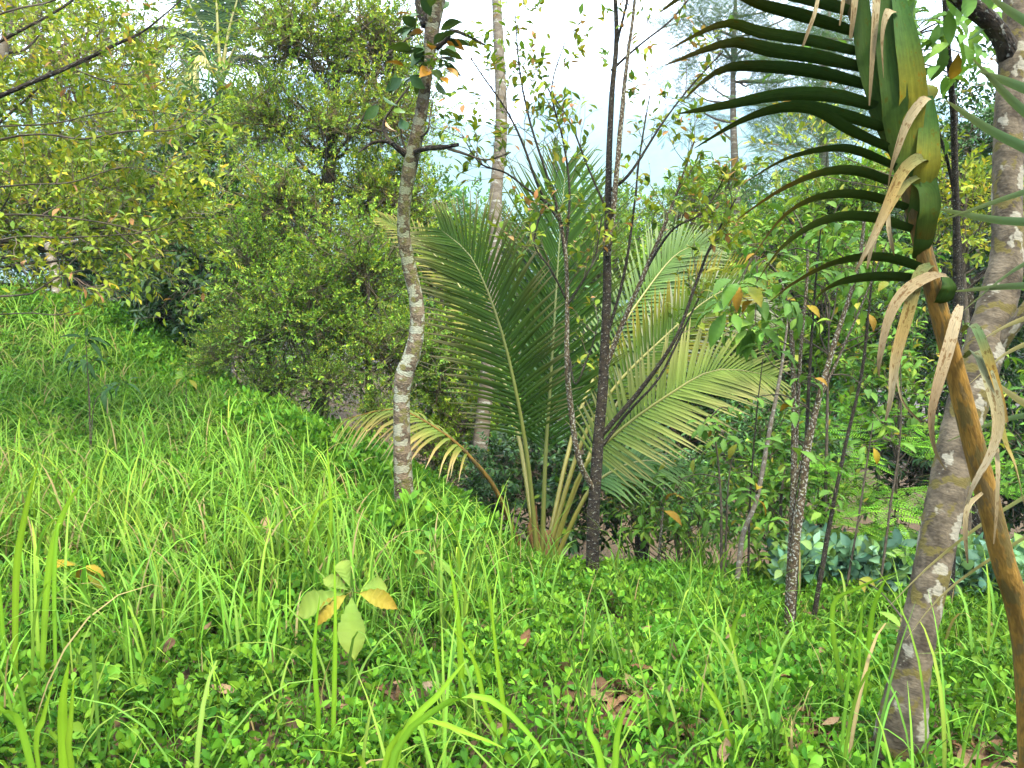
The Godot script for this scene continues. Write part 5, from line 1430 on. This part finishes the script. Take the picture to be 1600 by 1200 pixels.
func make_right_side():
	rng.seed = 71
	# undergrowth behind the palm and in the gully
	tree("dark_shrub", "dark broad-leaved undergrowth shrub behind the young palm's foot", [foot(870, 880, 8.6), at(870, 800, 8.6), at(870, 720, 8.6)], [0.04, 0.03, 0.02], M.bark_dark,
		[[820, 740, 8.8, 80, 90, 0.6, 260], [920, 740, 8.6, 90, 90, 0.6, 280], [720, 760, 9.4, 70, 60, 0.5, 160]], S.dark, M.gloss, {"size": 0.85, "category": "shrub", "low": 0.1, "limb": 0.015})
	tree("dark_shrub", "dark glossy shrub below the palm's right fronds", [foot(1010, 880, 7.8), at(1010, 800, 7.8), at(1010, 730, 7.8)], [0.04, 0.03, 0.02], M.bark_dark,
		[[1000, 760, 8.0, 80, 70, 0.5, 230], [1080, 790, 7.8, 80, 60, 0.5, 200], [960, 700, 8.4, 70, 60, 0.5, 150]], S.dark, M.gloss, {"tint": Color(1.8, 1.9, 1.7), "size": 0.8, "category": "shrub", "low": 0.1, "limb": 0.015})
	tree("dark_shrub", "blue-green dark shrub right of the palm's low frond", [foot(1210, 860, 9.2), at(1210, 760, 9.2), at(1210, 650, 9.2)], [0.05, 0.04, 0.02], M.bark_dark,
		[[1210, 680, 9.2, 90, 90, 0.7, 330], [1300, 640, 10, 90, 110, 0.8, 330], [1150, 760, 9, 70, 70, 0.6, 200]], S.dark, M.gloss, {"tint": Color(1.8, 1.9, 1.7), "size": 0.8, "category": "shrub", "low": 0.1, "limb": 0.015})
	tree("dark_shrub", "dark gully thicket behind the leaning ringed trunk", [foot(1480, 880, 9.6), at(1480, 780, 9.6), at(1480, 640, 9.6)], [0.05, 0.04, 0.02], M.bark_dark,
		[[1450, 700, 9.8, 120, 110, 0.9, 400], [1580, 720, 9.4, 120, 120, 0.9, 380], [1500, 560, 10.4, 150, 90, 0.9, 380], [1700, 640, 9, 120, 160, 0.9, 300]], S.dark, M.gloss, {"size": 0.95, "category": "shrub", "low": 0.1, "limb": 0.02})
	rng.seed = 73
	for f in [["feathery shrub with bright green pinnate leaves right of the spotted stems", 1370, 840, 6.6, [[1360, 690, 6.2, 60, 40, 0.4, 14], [1400, 740, 6.0, 80, 60, 0.5, 22], [1330, 780, 6.0, 60, 50, 0.4, 14], [1390, 810, 5.9, 90, 35, 0.4, 14]]],
			["second feathery shrub, lower, behind the leaning trunk's left edge", 1290, 860, 6.9, [[1290, 770, 6.4, 70, 50, 0.4, 15], [1310, 820, 6.2, 80, 35, 0.4, 13]]],
			["feathery shrub between the leaning trunk and the ochre frond stalk", 1540, 860, 7.2, [[1540, 760, 7.4, 70, 60, 0.4, 12]]]]:
		tree("feathery_shrub", f[0], [foot(f[1], f[2], f[3]), at(f[1], f[2] - 60, f[3]), at(f[1] + 5, f[2] - 140, f[3])], [0.016, 0.012, 0.006], M.bark_twig, f[4], S.feather, M.soft, {"category": "shrub", "limb": 0.006, "low": 0.1, "open": -1.0, "size": 0.9, "flat": 0.2, "group": "feathery shrubs in the gully"})
	# mid-distance crowns
	rng.seed = 79
	tree("bright_bush", "yellow-green rounded bush behind the palm's right fronds", [foot(1080, 700, 15), at(1080, 500, 15), at(1085, 350, 15)], [0.09, 0.07, 0.04], M.bark_twig,
		[[1080, 330, 15, 80, 60, 1.2, 330], [1040, 430, 14.5, 120, 70, 1.2, 420], [1150, 430, 14, 100, 70, 1.2, 360], [1120, 520, 13, 130, 80, 1.2, 420], [960, 420, 15, 90, 80, 1.2, 260]], S.bright, M.leaf, {"category": "bush", "size": 1.1, "low": 0.1, "tint": Color(1.1, 1.0, 1.0)})
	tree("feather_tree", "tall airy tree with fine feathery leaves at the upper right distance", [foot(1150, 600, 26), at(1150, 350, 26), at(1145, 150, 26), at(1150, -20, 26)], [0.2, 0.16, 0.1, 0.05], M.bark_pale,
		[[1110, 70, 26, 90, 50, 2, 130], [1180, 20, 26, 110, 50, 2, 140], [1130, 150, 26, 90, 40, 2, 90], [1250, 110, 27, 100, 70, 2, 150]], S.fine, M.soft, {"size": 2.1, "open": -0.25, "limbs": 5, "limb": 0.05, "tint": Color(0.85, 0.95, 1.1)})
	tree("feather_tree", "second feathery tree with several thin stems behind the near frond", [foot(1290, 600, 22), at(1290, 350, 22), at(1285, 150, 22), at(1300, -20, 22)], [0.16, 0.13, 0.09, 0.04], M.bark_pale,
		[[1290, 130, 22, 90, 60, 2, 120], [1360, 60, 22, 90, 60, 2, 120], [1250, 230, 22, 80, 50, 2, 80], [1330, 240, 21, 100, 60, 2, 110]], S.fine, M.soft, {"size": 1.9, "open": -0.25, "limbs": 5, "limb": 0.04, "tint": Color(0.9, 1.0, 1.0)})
	tree("leafy_tree", "mid-green leafy tree behind the slender stems right of centre", [foot(1290, 800, 11), at(1290, 600, 11), at(1290, 420, 11), at(1290, 300, 11)], [0.08, 0.07, 0.05, 0.03], M.bark_dark,
		[[1290, 330, 11, 110, 70, 1.0, 330], [1210, 400, 11.5, 80, 70, 1.0, 250], [1370, 330, 11, 90, 90, 1.0, 300], [1300, 460, 10.5, 130, 80, 1.0, 360], [1230, 560, 11, 120, 70, 1.0, 300], [1400, 520, 10.5, 90, 90, 0.9, 260]], S.bright, M.leaf, {"size": 1.0, "tint": Color(1.05, 1.05, 1.1), "low": 0.3})
	tree("leafy_tree", "dark leafy tree beyond the leaning trunk at the right edge", [foot(1530, 820, 8), at(1520, 600, 8), at(1500, 350, 8), at(1490, 150, 8)], [0.08, 0.07, 0.05, 0.03], M.bark_dark,
		[[1500, 230, 8, 90, 60, 0.8, 180], [1590, 200, 8.5, 90, 120, 0.9, 220], [1560, 430, 8.5, 110, 80, 0.9, 240], [1440, 330, 8.5, 60, 60, 0.7, 120], [1480, 480, 8.5, 100, 70, 0.8, 220], [1660, 380, 8, 110, 250, 0.9, 260]], S.dark, M.gloss, {"size": 0.95, "open": 0.0})
	tree("young_leaf_tree", "small tree with yellow and salmon young leaves beside the leaning trunk", [foot(1520, 800, 7.2), at(1515, 600, 7.2), at(1505, 420, 7.2), at(1510, 300, 7.2)], [0.035, 0.03, 0.02, 0.01], M.bark_twig,
		[[1500, 300, 7.2, 50, 40, 0.4, 60], [1530, 340, 7.2, 50, 40, 0.4, 50], [1470, 380, 7.2, 50, 30, 0.4, 34], [1420, 240, 7.4, 40, 50, 0.4, 40], [1250, 230, 7.6, 50, 40, 0.4, 36], [1560, 330, 7.0, 50, 60, 0.4, 50]], S.clove, M.leaf, {"limb": 0.01, "open": -0.3, "tint": Color(1.5, 1.35, 1.2), "size": 1.0})
	# the far side of the valley
	rng.seed = 83
	for f in [["dense green tree on the valley's far side behind the palm's top", 800, 430, 34, 130], ["dense tree on the valley's far side, left of the pale trunk", 690, 400, 36, 140], ["dense tree on the valley's far side behind the yellow-green bush", 960, 400, 36, 130],
			["dense tree on the valley's far side under the feathery trees", 1150, 370, 38, 140], ["dense tree on the valley's far side behind the near frond's leaflets", 1330, 370, 34, 150], ["dense tree on the valley's far side at the right edge", 1520, 350, 34, 150], ["far tree seen through the gap left of the large bushy tree", 420, 420, 30, 140], ["far tree behind the left twigs", 230, 420, 32, 130], ["far tree at the valley's far side beyond the right edge", 1740, 370, 34, 160]]:
		var x: float = f[1]; var y: float = f[2]; var d: float = f[3]; var r: float = f[4]
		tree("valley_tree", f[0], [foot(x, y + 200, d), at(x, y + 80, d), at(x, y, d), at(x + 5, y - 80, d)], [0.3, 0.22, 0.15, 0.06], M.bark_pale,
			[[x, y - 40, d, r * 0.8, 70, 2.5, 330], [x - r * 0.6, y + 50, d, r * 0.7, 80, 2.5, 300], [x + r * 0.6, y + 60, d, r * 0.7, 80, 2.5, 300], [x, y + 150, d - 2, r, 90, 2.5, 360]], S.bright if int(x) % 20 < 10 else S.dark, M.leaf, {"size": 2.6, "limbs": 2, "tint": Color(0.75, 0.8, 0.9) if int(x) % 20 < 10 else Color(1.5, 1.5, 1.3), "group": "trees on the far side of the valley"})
	tree("dark_tree", "dark understory tree closing the gully behind the palm's right side", [foot(1000, 800, 13), at(1000, 650, 13), at(1000, 520, 13)], [0.08, 0.06, 0.03], M.bark_dark,
		[[930, 560, 13, 130, 110, 1.2, 420], [1080, 620, 12.5, 150, 110, 1.2, 460], [800, 620, 13, 130, 120, 1.2, 420], [1240, 560, 13, 120, 110, 1.2, 300]], S.dark, M.gloss, {"size": 1.35, "tint": Color(1.1, 1.1, 1.1)})

# ---------------------------------------------------------------- loose things on the ground
func make_litter():
	rng.seed = 89
	var meshes := []
	for c in [Color(0.17, 0.10, 0.05), Color(0.22, 0.15, 0.08), Color(0.13, 0.07, 0.035), Color(0.26, 0.20, 0.12)]:
		meshes.append(lone_leaf(0.14, 0.06, OVAL, rf(-0.5, 0.6), c, c.lerp(Color(0.1, 0.05, 0.025), 0.4), 0.45, 0.003))
	var n := 0
	for p in [[840, 955, "beside the tall blades left of the dark trunk"], [955, 1018, "pale, below the dark trunk"], [808, 1055, "orange, standing upright in the creeping leaves"], [920, 1045, "just under the pale one below the dark trunk"], [985, 1042, "long, right of the pale one below the dark trunk"], [1005, 1070, "in the brown bare patch right of centre"], [1030, 1075, "at the right end of the brown bare patch"], [1250, 1108, "left of the leaning trunk's foot"], [1140, 968, "below the slender stems"], [1160, 975, "half buried, below the slender stems"], [600, 1100, "behind the arching blades at the bottom"], [705, 1128, "dark, near the bottom middle"], [570, 1100, "left of the arching blades at the bottom"], [415, 850, "among the tall grass, left of the crooked trunk"], [1010, 1180, "at the bottom edge, right of the middle"], [1250, 930, "curled, by the spotted stems' foot"], [1060, 1050, "flat, right of the brown patch"], [1330, 1000, "between the spotted stems and the leaning trunk"], [1420, 1000, "by the leaning trunk's right side"], [215, 1020, "under the grass at lower left"], [1200, 1130, "small, at the lower right"], [880, 1080, "at the left end of the brown bare patch"]]:
		var d: float = 1.6 / ((p[1] - 450.0) / FOCAL) * 1.02
		var g := foot(p[0], p[1], clampf(d, 2.5, 5.5))
		for it in 4:
			var c := cam_basis.inverse() * (g - cam_at)
			var py := 600.0 + c.y / c.z * FOCAL
			var nd: float = -c.z * (1.0 + (py - p[1]) / FOCAL * 1.2)
			g = foot(p[0], p[1], nd)
		var o := MeshInstance3D.new()
		o.name = numbered("fallen_leaf")
		o.mesh = meshes[n % 4]
		o.material_override = M.dry
		o.transform = Transform3D(aim((rdir() * Vector3(1, 0.25, 1)).normalized(), Vector3.UP + rdir() * 0.4).scaled_local(Vector3.ONE * rf(0.6, 1.1)), g + Vector3(0, 0.10, 0))
		add_child(o)
		tag(o, "dry brown fallen leaf " + p[2], "fallen leaf", "dry leaves on the ground")
		n += 1

func make_near_grass():
	# the broad grass clumps close to the lens, blade by blade
	rng.seed = 97
	for g in [["broad-bladed grass clump with pale midribs at the lower left corner", 95, 1330, 1.75, [[[95, 1330, 1.75], [100, 1200, 1.7], [98, 1100, 1.66], [108, 1032, 1.64]], [[115, 1330, 1.75], [110, 1220, 1.7], [112, 1130, 1.68], [116, 1060, 1.68]], [[80, 1330, 1.75], [60, 1200, 1.7], [70, 1120, 1.68], [85, 1060, 1.66]], [[70, 1330, 1.75], [20, 1230, 1.7], [-20, 1190, 1.68], [-60, 1170, 1.66]], [[100, 1330, 1.75], [40, 1170, 1.72], [0, 1110, 1.7], [-40, 1080, 1.7]]]],
			["grass clump of long arching blades at the bottom middle", 590, 1320, 2.0, [[[590, 1320, 2.0], [610, 1200, 1.95], [680, 1110, 1.9], [760, 1090, 1.88], [830, 1150, 1.86], [860, 1200, 1.86]], [[600, 1320, 2.0], [620, 1180, 1.95], [690, 1080, 1.92], [730, 1030, 1.92]], [[585, 1320, 2.0], [600, 1200, 1.97], [660, 1130, 1.95], [740, 1150, 1.94], [790, 1170, 1.93]], [[595, 1320, 2.0], [570, 1210, 2.0], [540, 1180, 2.0], [480, 1170, 2.0]]]],
			["upright grass clump with one broad blade right of the bottom middle", 965, 1300, 2.1, [[[960, 1300, 2.1], [962, 1200, 2.08], [970, 1130, 2.06], [990, 1088, 2.05]], [[970, 1300, 2.1], [940, 1200, 2.1], [920, 1140, 2.1], [925, 1100, 2.1]]]],
			["two tall dark blades rising before the seedling's left side", 525, 1210, 2.7, [[[520, 1210, 2.7], [522, 1100, 2.65], [524, 980, 2.6], [522, 860, 2.6]], [[498, 1210, 2.7], [496, 1100, 2.66], [492, 1010, 2.64], [500, 930, 2.62]]]],
			["tall dark-edged blades between the seedling and the dark trunk", 790, 1210, 2.75, [[[790, 1210, 2.75], [788, 1120, 2.7], [775, 1020, 2.68], [765, 915, 2.66]], [[720, 1160, 2.9], [722, 1080, 2.85], [715, 960, 2.8], [700, 860, 2.8]], [[795, 1210, 2.75], [760, 1110, 2.7], [740, 1030, 2.7], [690, 960, 2.7]]]],
			["leaning blade crossing the creeping cover at the lower right", 1140, 1180, 2.7, [[[1155, 1180, 2.7], [1130, 1120, 2.66], [1110, 1080, 2.64], [1080, 1040, 2.62]], [[1130, 1030, 3.3], [1145, 990, 3.25], [1155, 960, 3.2], [1163, 935, 3.2]]]],
			["tall pale blades left of the leaning trunk", 1350, 1060, 3.2, [[[1352, 1060, 3.2], [1360, 980, 3.15], [1372, 930, 3.1], [1390, 895, 3.05]], [[1345, 1060, 3.2], [1345, 990, 3.15], [1347, 950, 3.1], [1340, 955, 3.05]], [[1330, 1060, 3.2], [1300, 960, 3.1], [1340, 920, 3.05], [1410, 892, 3.0]]]],
			["tall grass clump at the left edge of the frame", 20, 1030, 3.0, [[[20, 1050, 3.0], [25, 900, 2.95], [40, 800, 2.9], [60, 720, 2.85]], [[60, 1050, 3.0], [75, 900, 2.95], [100, 800, 2.92], [140, 740, 2.9]], [[10, 1050, 3.0], [-5, 900, 2.95], [-20, 800, 2.9], [10, 760, 2.88]], [[85, 1050, 3.0], [86, 920, 2.95], [90, 830, 2.92], [97, 818, 2.92]]]],
			["tall grass clump with bent tips left of the crooked trunk", 450, 930, 4.2, [[[450, 940, 4.2], [448, 860, 4.15], [440, 780, 4.1], [425, 720, 4.1]], [[470, 940, 4.2], [480, 850, 4.15], [500, 790, 4.1], [540, 770, 4.1]], [[520, 940, 4.2], [515, 860, 4.15], [517, 790, 4.1], [510, 680, 4.1]], [[440, 940, 4.2], [420, 870, 4.15], [380, 800, 4.1], [340, 790, 4.1]]]]]:
		var b := foot(g[1], g[2], g[3])
		var t := thing("grass_clump", g[0], "grass", b)
		for c in g[4]:
			var p: Array = c.duplicate(true)
			var pts := path(p)
			pts[0].y = gh(pts[0].x, pts[0].z) - 0.02
			var q := []
			for i in 14:
				q.append(spline(pts, i / 13.0))
			var s := Sheet.new()
			var col := vary(Color(0.12, 0.215, 0.016), 0.15)
			var w := rf(0.017, 0.026)
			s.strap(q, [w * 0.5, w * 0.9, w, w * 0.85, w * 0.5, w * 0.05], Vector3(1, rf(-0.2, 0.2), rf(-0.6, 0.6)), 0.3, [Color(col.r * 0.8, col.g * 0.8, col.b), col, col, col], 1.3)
			part("blade", s.done(), M.grass, t)

# ---------------------------------------------------------------- the scene
func _ready():
	rng.seed = 1
	var cam := Camera3D.new()
	cam.name = "camera"
	cam.fov = 53.0
	cam.position = cam_at
	cam.basis = cam_basis
	cam.near = 0.05
	cam.far = 9000.0
	add_child(cam)
	var env := Environment.new()
	env.background_mode = Environment.BG_SKY
	var sm := ProceduralSkyMaterial.new()
	sm.sky_top_color = Color(0.86, 0.90, 0.95)
	sm.sky_horizon_color = Color(0.93, 0.95, 0.97)
	sm.sky_curve = 0.2
	sm.ground_bottom_color = Color(0.35, 0.38, 0.33)
	sm.ground_horizon_color = Color(0.75, 0.78, 0.78)
	sm.sky_energy_multiplier = 1.0
	var sky := Sky.new()
	sky.sky_material = sm
	env.sky = sky
	env.tonemap_mode = Environment.TONE_MAPPER_LINEAR
	env.tonemap_exposure = 9.8
	env.fog_enabled = true
	env.fog_density = 0.0005
	env.fog_light_color = Color(0.72, 0.86, 1.0)
	env.sdfgi_enabled = true
	env.ssao_enabled = true
	env.ssil_enabled = true
	var we := WorldEnvironment.new()
	we.name = "environment"
	we.environment = env
	add_child(we)
	var sun := DirectionalLight3D.new()
	sun.name = "sun"
	sun.light_energy = 0.5
	sun.light_color = Color(1.0, 0.97, 0.9)
	sun.light_angular_distance = 14.0
	sun.shadow_enabled = true
	sun.rotation_degrees = Vector3(-58, 32, 0)
	add_child(sun)

	make_materials()
	M.rachis = leaf_material(0.5, 0.0)
	make_heights()
	make_ground()
	make_hills()
	make_sprigs()
	make_turf()
	make_young_palm()
	make_far_palm()
	make_left_trunk()
	make_pale_trunk()
	make_dark_tree()
	make_right_trunk()
	make_saplings()
	make_left_side()
	make_right_side()
	make_near_frond()
	make_near_grass()
	make_litter()
